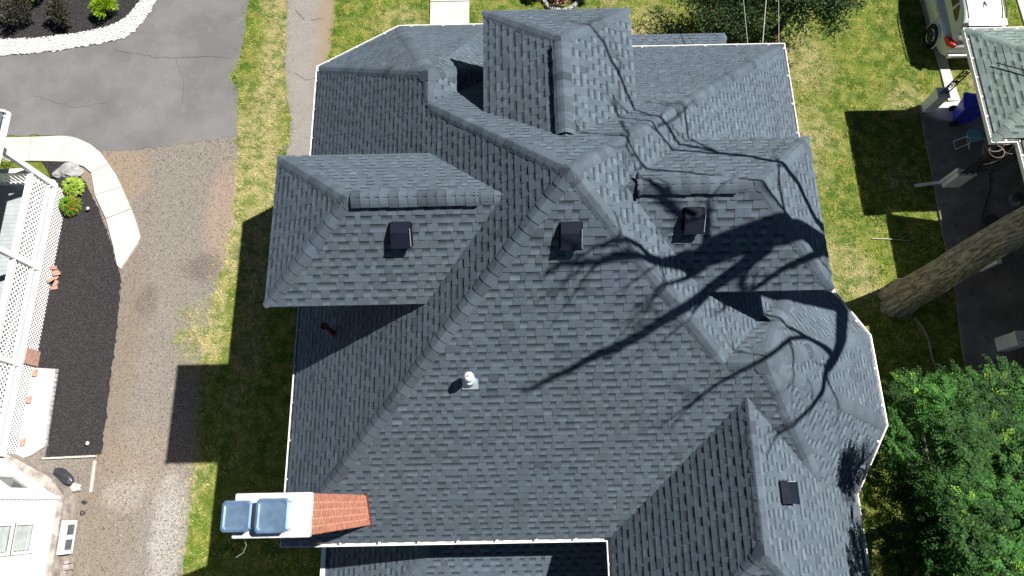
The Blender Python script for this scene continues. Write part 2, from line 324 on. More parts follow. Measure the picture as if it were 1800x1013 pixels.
# curved concrete walk of separate slabs
def lerp2(a, b, t): return (a[0]+(b[0]-a[0])*t, a[1]+(b[1]-a[1])*t)
OUTW = [[(-19, 11.6), (-15.6, 11.62)], [(-15.6, 11.62), (-14.57, 11.64)], [(-14.57, 11.64), (-14.1, 11.55), (-13.62, 11.31)], [(-13.62, 11.31), (-13.25, 11.0), (-12.92, 10.58)], [(-12.92, 10.58), (-12.6, 10.15), (-12.38, 9.76)], [(-12.38, 9.76), (-11.96, 8.99)], [(-11.96, 8.99), (-11.68, 8.4), (-11.55, 8.05), (-11.6, 7.8), (-12.0, 6.98)]]
INW = [[(-19, 10.6), (-15.5, 10.74)], [(-15.5, 10.74), (-14.44, 10.69)], [(-14.44, 10.69), (-14.2, 10.68), (-14.02, 10.62)], [(-14.02, 10.62), (-13.7, 10.5), (-13.44, 10.28)], [(-13.44, 10.28), (-13.18, 9.48)], [(-13.18, 9.48), (-12.71, 8.67)], [(-12.71, 8.67), (-12.36, 7.79), (-12.12, 7.1)]]
walk = thing('walkway', 'x', 'x'); del walk['label']; del walk['category']; walk['kind'] = 'structure'
for a, b in zip(OUTW, INW):
    P = a+b[::-1]; cx = sum(p[0] for p in P)/len(P); cy = sum(p[1] for p in P)/len(P)
    P = [(cx+(p[0]-cx)*.988, cy+(p[1]-cy)*.988) for p in P]
    m = MB(); m.prism(P, -.02, .075); o = m.build('slab', 'concrete', walk)
    bv = o.modifiers.new('b', 'BEVEL'); bv.width = .012; bv.segments = 2
m = MB(); m.prism([(-2.65, 12.9), (-1.3, 12.9), (-1.3, 16.6), (-2.65, 16.6)], -.02, .06); fw = m.build('front_path', 'concrete', kind='structure')
m = MB(); m.prism([(-2.65, 16.63), (-1.3, 16.63), (-1.3, 22), (-2.65, 22)], -.02, .06); m.build('slab', 'concrete', fw)
m = MB(); m.prism([(-14.12, 3.97), (-13.41, 3.91), (-13.34, 2.9), (-13.29, 1.72), (-13.69, 1.45), (-14.12, 1.3)], -.02, .10); m.build('side_pad', 'concrete', kind='structure')
m = MB()
for i in range(16):
    y = 3.85-i*.137; m.box((-13.36+.004*i, y, .11), (.075, .115, .05), random.gauss(0, .04))
m.build('edging_block', 'rock', bpy.data.objects['side_pad'])
PATIO = [(13.52, 12.15), (13.48, 11.2), (13.43, 9.2), (13.36, 7.5), (13.42, 6.4), (13.2, 3.9), (13.3, .6), (13.4, -6), (18, -6), (18, 12.2), (14.9, 12.3)]
m = MB(); m.prism(PATIO, -.02, .07); m.build('patio', 'patio', kind='structure')
EPATH = [(14.5, 12.32), (14.9, 12.32), (14.8, 13.4), (14.72, 16.5), (14.35, 16.5), (14.48, 13.4)]
m = MB(); m.prism(EPATH, -.02, .05); m.build('garden_path', 'concrete', kind='structure')
m = MB(); m.prism([(17.75, 13.5), (19, 13.5), (19, 22), (17.6, 22), (17.7, 16.3)], -.02, .05); m.build('pavement', 'concrete', kind='structure')
HOUSE = [(-4.3, -.6), (1.9, -.6), (1.9, -3.1), (6.45, -3.1), (6.45, 0), (7.2, 1.35), (7.2, 3.05), (6.4, 4.4), (6.4, 10.05), (6.1, 12.4), (1.5, 12.4), (-.5, 10.7), (-2.5, 10.7), (-4.3, 9.75)]

# grass: countless blades, one mesh
def scatter(n, x0, x1, y0, y1, keep=None, avoid=()):
    x = NR.uniform(x0, x1, n); y = NR.uniform(y0, y1, n); k = np.ones(n, bool)
    if keep is not None: k &= inpoly(x, y, keep)
    for P in avoid: k &= ~inpoly(x, y, P)
    return x[k], y[k]
def off(P, d):
    cx = sum(p[0] for p in P)/len(P); cy = sum(p[1] for p in P)/len(P); return P
AV = [GRAVEL, ASPH, STRIP, BEDN, EDGE, PATIO, EPATH, HOUSE, [(-2.65, 12.9), (-1.3, 12.9), (-1.3, 22), (-2.65, 22)], [(17.7, 13), (19, 13), (19, 22), (17.6, 22)]]
xs = []; ys = []
for (x0, x1, y0, y1, d) in ((-9.6, -4.2, -5, 18.5, 900), (-6.2, 14, 10.2, 19, 800), (6.3, 14, -5, 10.2, 900), (14, 19, 12, 19, 800)):
    a, b = scatter(int((x1-x0)*(y1-y0)*d), x0, x1, y0, y1, None, AV); xs.append(a); ys.append(b)
# stragglers over the edges of gravel, asphalt and strip
for P, s in ((GRAVEL, .16), (ASPH, .10), (STRIP, .07)):
    for i in range(len(P)):
        a, b = P[i], P[(i+1) % len(P)]
        if min(a[0], b[0]) < -9.6 or max(a[1], b[1]) > 20 or (P is ASPH and a[1] < 12): continue
        L = math.hypot(a[0]-b[0], a[1]-b[1]); n = int(L*260); u = NR.uniform(0, 1, n)
        xs.append(a[0]+(b[0]-a[0])*u+NR.normal(0, s, n)); ys.append(a[1]+(b[1]-a[1])*u+NR.normal(0, s*.6, n))
u = NR.normal(0, .25, 2600); v = NR.normal(0, .28, 2600); xs.append(-9.6+u); ys.append(5.0+v*1.4)
x = np.concatenate(xs); y = np.concatenate(ys); n = len(x)
clump = np.array([mn.noise(Vector((a*2.2, b*2.2, 3.))) for a, b in zip(x, y)])
keep = NR.uniform(0, 1, n) < np.clip(.72+clump*1.1, .25, 1); x = x[keep]; y = y[keep]; clump = clump[keep]; n = len(x)
ang = NR.uniform(0, 2*math.pi, n); h = NR.uniform(.025, .065, n)*(1+clump*.8); lean = NR.uniform(.2, 1.1, n)*h*1.5; wd = NR.uniform(.006, .013, n)
dx, dy = np.cos(ang), np.sin(ang); base = np.stack([x, y, np.full(n, .0)], 1)
V = np.empty((n, 3, 3)); V[:, 0] = base+np.stack([-dy*wd, dx*wd, 0*x], 1); V[:, 1] = base+np.stack([dy*wd, -dx*wd, 0*x], 1); V[:, 2] = base+np.stack([dx*lean, dy*lean, h], 1)
tn = NR.uniform(.6, 1.45, n); C = np.repeat(np.stack([tn, NR.uniform(0, 1, n), NR.uniform(0, 1, n)], 1)[:, None], 3, 1)
link('grass', np_mesh('grass', V.reshape(-1, 3), np.arange(3*n).reshape(n, 3), C.reshape(-1, 3)), 'grass', label='short patchy green and straw coloured lawn grass around the house', cat='grass', kind='stuff')
print('blades', n)

# stones: irregular octahedra
def stones(name, x, y, z, r0, r1, mat, flat=.6, tone=(.6, 1.5), **kw):
    n = len(x); r = NR.uniform(r0, r1, n)**1.0; a = NR.uniform(0, 2*math.pi, n)
    D = np.array([(1, 0, 0), (0, 1, 0), (-1, 0, 0), (0, -1, 0), (0, 0, 1), (0, 0, -.4)], float)
    V = np.repeat(D[None], n, 0)*NR.uniform(.65, 1.25, (n, 6, 1)); V += NR.uniform(-.22, .22, (n, 6, 3))
    V *= r[:, None, None]; V[:, :, 2] *= flat
    c, s = np.cos(a)[:, None], np.sin(a)[:, None]; X = V[:, :, 0]*c-V[:, :, 1]*s*.8; Y = V[:, :, 0]*s+V[:, :, 1]*c*.8
    V = np.stack([X+x[:, None], Y+y[:, None], V[:, :, 2]+(z+r*flat*.3)[:, None]], 2)
    f = np.array([(0, 1, 4), (1, 2, 4), (2, 3, 4), (3, 0, 4), (1, 0, 5), (2, 1, 5), (3, 2, 5), (0, 3, 5)])
    F = (f[None]+(np.arange(n)*6)[:, None, None]).reshape(-1, 3)
    C = np.repeat(np.stack([NR.uniform(tone[0], tone[1], n), NR.uniform(0, 1, n), NR.uniform(0, 1, n)], 1)[:, None], 6, 1).reshape(-1, 3)
    return link(name, np_mesh(name, V.reshape(-1, 3), F, C), mat, kind='stuff', **kw)
gx, gy = scatter(60000, -13.6, -8.8, -2.6, 11.6, GRAVEL, [BEDS, ASPH, [(-15, 1.3), (-12.2, .5), (-12.0, -9), (-15, -9)], [p for o_ in OUTW for p in o_]+[(-12.1, 7.1), (-12.7, 8.7), (-13.2, 9.5), (-13.6, 10.4), (-14.4, 10.7), (-19, 10.6)]])
stones('gravel', gx, gy, .006, .008, .023, 'pebble', tone=(.45, 1.7), label='loose grey and brown gravel stones on the side drive', cat='gravel')
u = NR.normal(0, 1, 1100); v = NR.normal(0, 1, 1100); wx = np.concatenate([-9.55+u[:700]*.25, -10.6+u[700:]*.6]); wy = np.concatenate([-.7+v[:700]*.8, .3+v[700:]*.7])
stones('white_chips', wx, wy, .008, .006, .016, 'white_stone', label='scattered white stone chips beside the shaded lawn at the drive edge', cat='stone chips')
gx, gy = scatter(16000, -18, -12, 14.6, 18.5, EDGE); stones('white_stones', gx, gy, .045, .02, .045, 'white_stone', label='band of white decorative stones edging the black mulch bed beside the asphalt', cat='stones')
mx, my = scatter(30000, -18, -12.4, 15.2, 18.5, BEDN); stones('mulch_chips', mx, my, .036, .008, .028, 'mulch_chip', .5, (.8, .977), label='black mulch chips in the planting bed inside the white stone edging', cat='mulch')
mx, my = scatter(60000, -15.2, -11.7, 1.4, 10.8, BEDS); stones('mulch_chips', mx, my, .036, .008, .026, 'mulch_chip', .5, (.8, .977), label='black mulch chips in the bed between the lattice porch and the gravel drive', cat='mulch')

# ---- roof geometry (metres; X across the street front, Y away from the camera, Z up)
APEX=(.88,4.55,11.0)
KS,KW,KE,KN=.936,.926,.874,.875
R1=(-1.5,7.07,8.80); R0=(-1.5,7.75,8.80)
XC=(.40,9.085,7.04); NB=(.83,10.27,6.0)
Q1=(3.488,2.116,8.72); Q0=(4.18,2.116,8.72)
VV=(5.567,4.058,6.90); CC=(6.6,4.47,6.0)
O2=(7.43,3.13,6.0); O3=(7.45,1.29,6.0); O4=(6.64,-.03,6.0)
TT=(5.50,.216,6.94)
W1=(3.97,1.603,8.24); W0=(3.94,-.9,8.24)
SW=(-4.52,-.79,6.0); SM=(1.71,-.79,6.0)
NE=(6.6,10.27,6.0)
MAIN=[ # name, polygon
 [SW,SM,W1,TT,Q0,Q1,APEX],                                  # south
 [(-4.52,9.87,6),SW,APEX,R1,R0],                            # west
 [APEX,Q1,VV,CC,NE],                                        # east
 [NE,NB,XC,R1,APEX],                                        # north
 [(-4.52,9.87,6),R0,(-2.6,10.98,6)],                        # north-west chamfer
 [(-2.6,10.98,6),R0,(-.4,10.98,6)],
 [(-.4,10.98,6),R0,XC,NB],
 [R0,R1,XC],
 [Q1,Q0,VV],
 [Q0,O2,CC,VV],
 [Q0,O3,O2],
 [Q0,TT,O4,O3],
 [W1,SM,(1.71,-3.3,6),W0],
 [W0,(1.71,-3.3,6),(6.64,-3.3,6)],
 [W1,W0,(6.64,-3.3,6),O4,TT],
]
# dormers: (ridge outer end, ridge inner end, eave corners ...)
wd_a,wd_b=(-2.57,4.58,10.1),(-.09,4.58,10.1)
WD=[[(-4.17,6.0,8.85),wd_a,wd_b,(-1.44,6.0,8.85)],
    [(-4.17,3.19,8.85),(-1.44,3.19,8.85),wd_b,wd_a],
    [(-4.17,6.0,8.85),(-4.17,3.19,8.85),wd_a]]
ed_a,ed_b=(3.93,4.66,10.2),(1.80,4.66,10.2)
ED=[[(5.35,6.1,9.0),(3.17,6.1,9.0),ed_b,ed_a],
    [(5.35,3.26,9.0),ed_a,ed_b,(3.17,3.26,9.0)],
    [(5.35,6.1,9.0),ed_a,(5.35,3.26,9.0)]]
nd_a,nd_b=(.91,7.48,10.1),(.91,5.58,10.1)
ND=[[(-.44,8.76,9.2),(-.44,6.61,9.2),nd_b,nd_a],
    [(2.29,8.76,9.2),nd_a,nd_b,(2.29,6.61,9.2)],
    [(-.44,8.76,9.2),nd_a,(2.29,8.76,9.2)]]
# ---- end roof geometry
# ---------------------------------------------------------------- shingle roofs
def facet(P):
    n = Vector((0, 0, 0)); Q = [Vector(p) for p in P]
    for i in range(len(Q)): n += Q[i].cross(Q[(i+1) % len(Q)])
    n.normalize(); n = -n if n.z < 0 else n
    s = (Vector((0, 0, 1))-n*n.z).normalized(); u = s.cross(n).normalized()   # u along the eave
    o = min(Q, key=lambda p: p.z); return n, s, u, o
def clip(P, ax, lim, keep_ge):
    out = []; m = len(P)
    for i in range(m):
        a, b = P[i], P[(i+1) % m]; ia = (a[ax] >= lim) == keep_ge or a[ax] == lim; ib = (b[ax] >= lim) == keep_ge or b[ax] == lim
        if ia: out.append(a)
        if ia != ib:
            t = (lim-a[ax])/(b[ax]-a[ax]); q = (a[0]+(b[0]-a[0])*t, a[1]+(b[1]-a[1])*t); out.append(q)
    return out
def area(P): return sum(P[i-1][0]*P[i][1]-P[i][0]*P[i-1][1] for i in range(len(P)))/2
EXPO = .143
def shingles(P, zmin=None, expo=EXPO, seed=0, wmin=.085, wmax=.185):
    """yield lists of tiles (one list per shingle strip); a tile = (verts, faces, colours)"""
    n, s, u, o = facet(P); R = random.Random(seed)
    L = [((Vector(p)-o).dot(u), (Vector(p)-o).dot(s)) for p in P]
    if area(L) < 0: L = L[::-1]
    b0 = 0 if zmin is None else max(0, (zmin-o.z)/s.z)
    b1 = max(q[1] for q in L); i = 0
    strips = []
    while b0+i*expo < b1:
        lo = b0+i*expo; hi = min(lo+expo+.004, b1+.01); i += 1
        band = clip(clip(L, 1, lo, True), 1, hi, False)
        if len(band) < 3 or abs(area(band)) < 5e-4: continue
        amin = min(q[0] for q in band); amax = max(q[0] for q in band)
        a = amin-R.uniform(0, .9); cur = []; k = 0; tall = R.random() < .5; slen = a+.95; stone = R.gauss(1, .03)
        while a < amax:
            wdt = R.uniform(wmin, wmax); e = a+wdt
            if e > slen-.07: e = slen
            cell = clip(clip(band, 0, a, True), 0, e-.0015, False) if e > amin else []
            if len(cell) >= 3 and abs(area(cell)) > 3e-4:
                t = .012 if tall else .005
                tone = stone*max(.62, R.gauss(1.03 if tall else .97, .055)); rnd = R.random()
                if R.random() < .07: tone *= R.choice((.8, 1.16))
                m = len(cell); vs = []; cs = []
                for (x, y) in cell:
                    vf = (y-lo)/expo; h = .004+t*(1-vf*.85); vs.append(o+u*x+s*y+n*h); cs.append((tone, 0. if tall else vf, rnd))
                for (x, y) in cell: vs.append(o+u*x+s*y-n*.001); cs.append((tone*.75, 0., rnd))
                fs = [tuple(range(m))]+[(j, j+m, (j+1) % m+m, (j+1) % m) for j in range(m) if not (cell[j][1] > hi-.002 and cell[(j+1) % m][1] > hi-.002)]
                if Vector(u).cross(s).dot(n) < 0: fs = [f[::-1] for f in fs]
                cur.append((vs, fs, cs))
            if e >= slen-1e-6:
                if cur: strips.append(cur)
                cur = []; slen = e+.95; stone = R.gauss(1, .03)
            a = e; tall = (not tall) if R.random() < .88 else tall
        if cur: strips.append(cur)
    return strips
def put(mb, st):
    for vs, fs, cs in st: mb.add(vs, fs, cs)
def deck(mb, P, th=.12, zmin=None):
    n, s, u, o = facet(P); Q = [Vector(p)-n*.004 for p in P]
    L = [(p.x, p.y) for p in Q]
    if area(L) < 0: Q = Q[::-1]
    if zmin is not None:
        out = []; m_ = len(Q)
        for i in range(m_):
            a, b = Q[i], Q[(i+1) % m_]; ia, ib = a.z >= zmin, b.z >= zmin
            if ia: out.append(a)
            if ia != ib: out.append(a.lerp(b, (zmin-a.z)/(b.z-a.z)))
        Q = out
    m = len(Q); mb.add(list(Q)+[q-Vector((0, 0, th)) for q in Q], [tuple(range(m)), tuple(range(2*m-1, m-1, -1))]+[(i, i+m, (i+1) % m+m, (i+1) % m) for i in range(m)])
CAPS = []   # (mesh builder) pieces, largest first in the order they are made
def caps(p, q, PA, PB, wid=.15, expo=.21, lift=.0, seed=0, start=.05, end=0.0, zmin=None):
    """hip or ridge cap shingles from low end p to high end q, bent over the two planes PA, PB"""
    p, q = Vector(p), Vector(q); d = (q-p); L = d.length; d.normalize(); R = random.Random(seed); res = []
    W = []
    for P in (PA, PB):
        n = facet(P)[0]; wv = d.cross(n).normalized(); c = sum((Vector(v) for v in P), Vector())/len(P)
        if wv.dot(c-(p+q)/2) < 0: wv = -wv
        W.append((wv, n))
    up = (W[0][1]+W[1][1]).normalized(); a = start
    while a < L-end-.03:
        b = min(a+expo+.03, L-end); tone = max(.6, R.gauss(1.0, .13 if lift == 0 else .17)); rnd = R.random(); j = R.gauss(0, .004)
        def ring(t, h):
            c = p+d*t; r = []
            for sgn, (wv, n) in ((0, W[0]), (1, W[1])):
                pts = [(wid+j, h*.55), (wid*.55, h), (wid*.16, h*1.0-.004)]
                r.append([c+wv*x+n*(y+lift) for x, y in pts])
            return r[0]+[c+up*(h*.8-.004+lift)]+r[1][::-1]
        lo, hi = ring(a, .024), ring(b, .013); base = ring(a, .002); k = len(lo)
        base2 = ring(b, .002)
        vs = lo+hi+base+base2; fs = [(i, i+1, k+i+1, k+i) for i in range(k-1)]+[(2*k+i, 2*k+i+1, i+1, i) for i in range(k-1)]
        fs += [(0, k, 3*k, 2*k), (k-1, 2*k-1+0, 4*k-1, 3*k-1)]
        if zmin is not None:
            for row in range(4):
                mid = vs[row*k+k//2]
                for j in range(row*k, row*k+k):
                    v = vs[j]
                    if v.z < zmin and mid.z > v.z+1e-6: vs[j] = mid.lerp(v, max(0, min(1, (mid.z-zmin)/(mid.z-v.z))))
        cs = [(tone, 0, rnd)]*(2*k)+[(tone*.7, 0, rnd)]*(2*k); m = MB(); m.add(vs, fs, cs); res.append(m); a += expo
    return res
def gutter(parent, pts, zt=6.0, hang=.75, closed=False, phase=.4, mat='gutter'):
    """K gutter along the eave; pts run so that outward is on the right hand"""
    prof = [(0, -.09), (0, .035), (-.02, .035), (-.02, -.07), (-.108, -.07), (-.108, .0), (-.125, .0), (-.125, -.09)]
    P = [Vector(p[:2]) for p in pts]; n = len(P)
    def nrm(i):
        d = (P[i+1]-P[i]).normalized(); return Vector((d.y, -d.x))
    mit = []
    for i in range(n):
        if i == 0: m_ = nrm(0)
        elif i == n-1: m_ = nrm(n-2)
        else:
            a, b = nrm(i-1), nrm(i); m_ = (a+b).normalized(); m_ = m_/max(.3, m_.dot(a))
        mit.append(m_)
    for i in range(n-1):
        mb = MB(); vs = []
        for k in (i, i+1): vs += [(P[k].x+mit[k].x*x, P[k].y+mit[k].y*x, zt+z) for x, z in prof]
        m_ = len(prof); mb.add(vs, [(j, (j+1) % m_, m_+(j+1) % m_, m_+j) for j in range(m_)]+[tuple(range(m_-1, -1, -1)), tuple(range(m_, 2*m_))])
        g = mb.build('gutter', mat, parent)
        L = (P[i+1]-P[i]).length; d = (P[i+1]-P[i]).normalized(); nn = nrm(i); t = phase
        while t < L-.1:
            c = P[i]+d*t-nn*.06; hb = MB(); hb.bar((c.x+nn.x*.055, c.y+nn.y*.055, zt+.030), (c.x-nn.x*.075, c.y-nn.y*.075, zt+.034), .035, .012); hb.build('gutter_hanger', mat, g); t += hang

# ---------------------------------------------------------------- the shingled house
house = thing('shingled_house', 'large hipped house roofed in charcoal shingles with three hipped dormers', 'house')
roof_b = MB()
for P in MAIN: deck(roof_b, P, .14, 6.085)
roof = roof_b.build('roof', 'gutter_dark', house)
# walls under the eaves
m = MB(); m.prism([(-4.1, -.35), (2.12, -.35), (2.12, -2.9), (6.22, -2.9), (6.22, 0), (7.02, 1.38), (7.0, 3.02), (6.18, 4.4), (6.18, 9.85), (.5, 9.85), (-.5, 10.55), (-2.5, 10.55), (-4.1, 9.65)], 0, 5.98)
m.build('wall', 'siding', house)
# soffit boards, one per straight eave would be hidden: a thin continuous soffit
m = MB(); m.prism([(-4.4, -.67), (1.83, -.67), (1.83, -3.2), (6.5, -3.2), (6.5, -.07), (7.3, 1.32), (7.28, 3.08), (6.48, 4.4), (6.48, 10.15), (.8, 10.15), (-.43, 10.86), (-2.57, 10.86), (-4.4, 9.8)], 5.985, 6.03)
m.build('soffit', 'white', house)
N_IND = 300; made = 0; field = MB()
def roof_facets(facets, zmin, seed0, indiv=()):
    global made
    for i, P in enumerate(facets):
        for st in shingles(P, zmin, seed=seed0+i):
            if i in indiv and made < N_IND and sum(len(s[0]) for s in st) > 20:
                mb = MB(); put(mb, st); mb.build('shingle', 'shingle', roof); made += 1
            else: put(field, st)
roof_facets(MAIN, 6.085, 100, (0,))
# dormers: thin shingled roof on a small walled box
def dormer(fac, box, zlo, zeave, name='dormer'):
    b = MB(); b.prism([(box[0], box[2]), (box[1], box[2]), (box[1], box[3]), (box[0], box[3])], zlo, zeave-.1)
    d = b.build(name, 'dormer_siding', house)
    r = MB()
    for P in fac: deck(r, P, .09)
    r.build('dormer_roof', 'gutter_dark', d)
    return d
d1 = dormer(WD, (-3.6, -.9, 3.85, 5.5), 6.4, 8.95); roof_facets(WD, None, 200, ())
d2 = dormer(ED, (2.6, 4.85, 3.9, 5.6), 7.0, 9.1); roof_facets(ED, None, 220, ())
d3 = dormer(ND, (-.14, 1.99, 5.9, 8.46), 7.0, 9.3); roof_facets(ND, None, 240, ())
for dd, (x, y, ax) in ((d1, (-3.61, 4.6, 0)), (d2, (4.86, 4.68, 0)), (d3, (.92, 8.47, 1))):
    f = MB(); f.box((x, y, 8.2), (.06, .9, 1.1) if ax == 0 else (.9, .06, 1.1)); w_ = f.build('window', 'white', dd)
    f = MB(); sgn = 1 if x > .95 else -1
    f.box((x+(.033*sgn if ax == 0 else 0), y+(.033 if ax else 0), 8.2), (.012, .74, .94) if ax == 0 else (.74, .012, .94)); f.build('window_pane', 'blueglass', dd)
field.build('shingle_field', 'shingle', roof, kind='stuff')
# hip and ridge caps
CL = []
Mx = MAIN
for args in ((SW, APEX, Mx[0], Mx[1]), (Q1, APEX, Mx[0], Mx[2]), (R1, APEX, Mx[3], Mx[1]), (NE, APEX, Mx[2], Mx[3]), (Q0, Q1, Mx[0], Mx[8]), (R0, R1, Mx[1], Mx[7]),
             (TT, Q0, Mx[0], Mx[11]), (O3, Q0, Mx[10], Mx[11]), (O2, Q0, Mx[9], Mx[10]), (VV, Q0, Mx[8], Mx[9]), ((-4.52, 9.87, 6), R0, Mx[1], Mx[4]), ((-2.6, 10.98, 6), R0, Mx[4], Mx[5]), (XC, R0, Mx[6], Mx[7]),
             (W0, W1, Mx[12], Mx[14]), ((1.71, -3.3, 6), W0, Mx[12], Mx[13]), ((6.64, -3.3, 6), W0, Mx[13], Mx[14]),
             (WD[1][0], wd_a, WD[1], WD[2]), (WD[0][0], wd_a, WD[0], WD[2]), (ED[1][0], ed_a, ED[1], ED[2]), (ED[0][0], ed_a, ED[0], ED[2]),
             (ND[0][0], nd_a, ND[0], ND[2]), (ND[1][0], nd_a, ND[1], ND[2]),
             (wd_a, wd_b, WD[0], WD[1]), (ed_a, ed_b, ED[0], ED[1]), (nd_a, nd_b, ND[0], ND[1])):
    st = .16 if args[0][2] == 6 or args[0][2] == 6.0 else .0
    zl = args[0][2]; CL += caps(*args, seed=len(CL), start=st, end=(.17 if args[1] in (Q0, R0) and args[0] not in (Q1, R1) else .06), zmin=(6.09 if zl == 6 else zl-.004) if args[1][2]-zl > .3 else None)
rest = MB()
def peak(c, planes, r=.2):
    F = [facet(P) for P in planes]; c = Vector(c); vs = [c+Vector((0, 0, .035))]
    for ring_, hh in ((r*.5, .034), (r, .028), (r, .0)):
        for k in range(12):
            a = k*math.pi/6; x = c.x+ring_*math.cos(a); y = c.y+ring_*math.sin(a); z = min(o.z-((x-o.x)*n.x+(y-o.y)*n.y)/n.z for n, s, u, o in F); vs.append(Vector((x, y, z+hh)))
    fs = [(0, 1+k, 1+(k+1) % 12) for k in range(12)]+[(1+12*j+k, 13+12*j+k, 13+12*j+(k+1) % 12, 1+12*j+(k+1) % 12) for j in range(2) for k in range(12)]
    m = MB(); m.add(vs, fs, (.95, 0, .5)); m.build('ridge_cap', 'shingle', roof)
peak(Q0, [MAIN[0], MAIN[8], MAIN[9], MAIN[10], MAIN[11]]); peak(R0, [MAIN[1], MAIN[4], MAIN[5], MAIN[6], MAIN[7]]); peak(APEX, MAIN[:4], .16)
for dd_, fac_ in ((wd_a, WD), (ed_a, ED), (nd_a, ND)): peak(dd_, fac_, .13)
peak(W0, [MAIN[12], MAIN[13], MAIN[14]], .15)
for i, c in enumerate(CL):
    if i < 275: c.build('ridge_cap', 'shingle', roof)
    else: put(rest, [(c.v, c.f, c.c)])
rest.build('ridge_cap_run', 'shingle', roof, kind='stuff')
print('shingles', made, 'caps', len(CL))
# ridge vents: a raised louvre strip under its own row of caps, open dark slot along each side
def ridge_vent(p, q, PA, PB):
    p, q = Vector(p), Vector(q); d = (q-p).normalized(); side = d.cross(Vector((0, 0, 1))).normalized()
    b = MB(); kz = .62
    for s in (1, -1):
        a0 = side*s*.02; a1 = side*s*.135-Vector((0, 0, .135*kz))
        b.add([p+a0+Vector((0, 0, .0)), q+a0, q+a1, p+a1, p+a0+Vector((0, 0, .055)), q+a0+Vector((0, 0, .055)), q+a1+Vector((0, 0, .045)), p+a1+Vector((0, 0, .045))],
              [(0, 1, 2, 3), (7, 6, 5, 4), (0, 4, 5, 1), (1, 5, 6, 2), (2, 6, 7, 3), (3, 7, 4, 0)])
    v = b.build('ridge_vent', 'black_metal', house)
    for c in caps(p, q, PA, PB, wid=.145, expo=.15, lift=.052, seed=int(p.x*100), start=0): c.build('vent_cap', 'shingle', v)
ridge_vent((-2.50, 4.58, 10.1), (-.50, 4.58, 10.1), WD[0], WD[1])
ridge_vent((3.56, 4.66, 10.2), (1.98, 4.66, 10.2), ED[0], ED[1])
ridge_vent((.91, 7.36, 10.1), (.91, 5.64, 10.1), ND[0], ND[1])
b_ = MB(); b_.bar((2.0, 4.66-.2, 10.16), (2.0, 4.66+.2, 10.16), .03, .10); b_.build('vent_end_plug', 'black_metal', house)
# gutters
gutter(house, [(-2.6, 10.98), (-4.52, 9.87), (-4.52, -.79), (1.71, -.79), (1.71, -3.3), (6.64, -3.3), (6.64, -.03), (7.45, 1.29), (7.43, 3.13), (6.6, 4.47), (6.6, 10.27), (.83, 10.27), (-.4, 10.98), (-2.6, 10.98)])
# box vents
def box_vent(c, P, wdt=.31, ln=.38, turn=0):
    n, s, u, o = facet(P); c = Vector(c); R = Matrix((u, s, n)).transposed(); b = MB()
    b.box(c+n*.012-s*.03, (wdt+.05, ln+.03, .012), R=R)
    hh = .16
    pts = [(-wdt/2, ln/2, .02), (wdt/2, ln/2, .02), (wdt/2, -ln/2, .02), (-wdt/2, -ln/2, .02), (-wdt/2, ln/2, .06), (wdt/2, ln/2, .06), (wdt/2, ln/8, hh*.9), (-wdt/2, ln/8, hh*.9), (wdt/2, -ln/2, hh), (-wdt/2, -ln/2, hh)]
    vs = [c+u*x+s*y+n*z for x, y, z in pts]
    b.add(vs, [(0, 1, 5, 4), (4, 5, 6, 7), (7, 6, 8, 9), (9, 8, 2, 3), (1, 2, 8, 6, 5), (0, 4, 7, 9, 3)])
    b.box(c+s*(-ln/2-.012)+n*(hh-.02), (wdt+.02, .03, .05), R=R)
    v = b.build('roof_vent', 'black_metal', house)
    l = MB()
    for k in range(3): l.box(c+s*(-ln/2-.006)+n*(.04+.035*k), (wdt-.05, .02, .010), R=R)
    l.build('louvre', 'trim_grey', v)
    l = MB(); l.box(c+u*(wdt/2+.004)+s*(-.04)+n*(hh-.01), (.008, ln*.8, .015), R=R); l.build('bright_edge', 'lead', v)
box_vent((-1.76, 4.14, 9.705), WD[1]); box_vent((.9, 3.83, 10.32), MAIN[0]); box_vent((2.9, 4.24, 9.83), ED[1]); box_vent((4.57, .03, 7.72), MAIN[14], .36, .34)
# plumbing vent with metal flashing
n, s, u, o = facet(MAIN[0]); c = Vector((-.73, 1.93, 8.55)); R = Matrix((u, s, n)).transposed()
b = MB(); b.tube([c+Vector((0, 0, 0)), c+Vector((0, 0, .30))], .052, 14); pv = b.build('plumbing_vent', 'pvc', house)
b = MB(); b.box(c-s*.07+n*.018, (.27, .20, .012), R=R); b.tube([c+n*.015, c+n*.05+Vector((0, 0, .05))], [.105, .062], 16); b.build('flashing', 'lead', pv)
b = MB(); z0 = c+Vector((0, 0, .26)); b.tube([z0, z0+Vector((0, 0, .03)), z0+Vector((0, 0, .09)), z0+Vector((0, 0, .125)), z0+Vector((0, 0, .135))], [.078, .086, .080, .05, .01], 18); b.build('vent_cap', 'pvc', pv, smooth=True)
b = MB(); b.box(z0+Vector((-.01, .0, .137)), (.035, .02, .012)); b.build('cap_slot', 'trim_grey', pv)
# brown stack pipe in the shade under the west dormer
b = MB(); b.tube([(-3.50, 3.15, 6.85), (-3.50, 3.15, 7.55)], .055, 12); b.tube([(-3.50, 3.15, 7.55), (-3.50, 3.15, 7.60)], .075, 12); b.build('stack_pipe', 'rust', house)
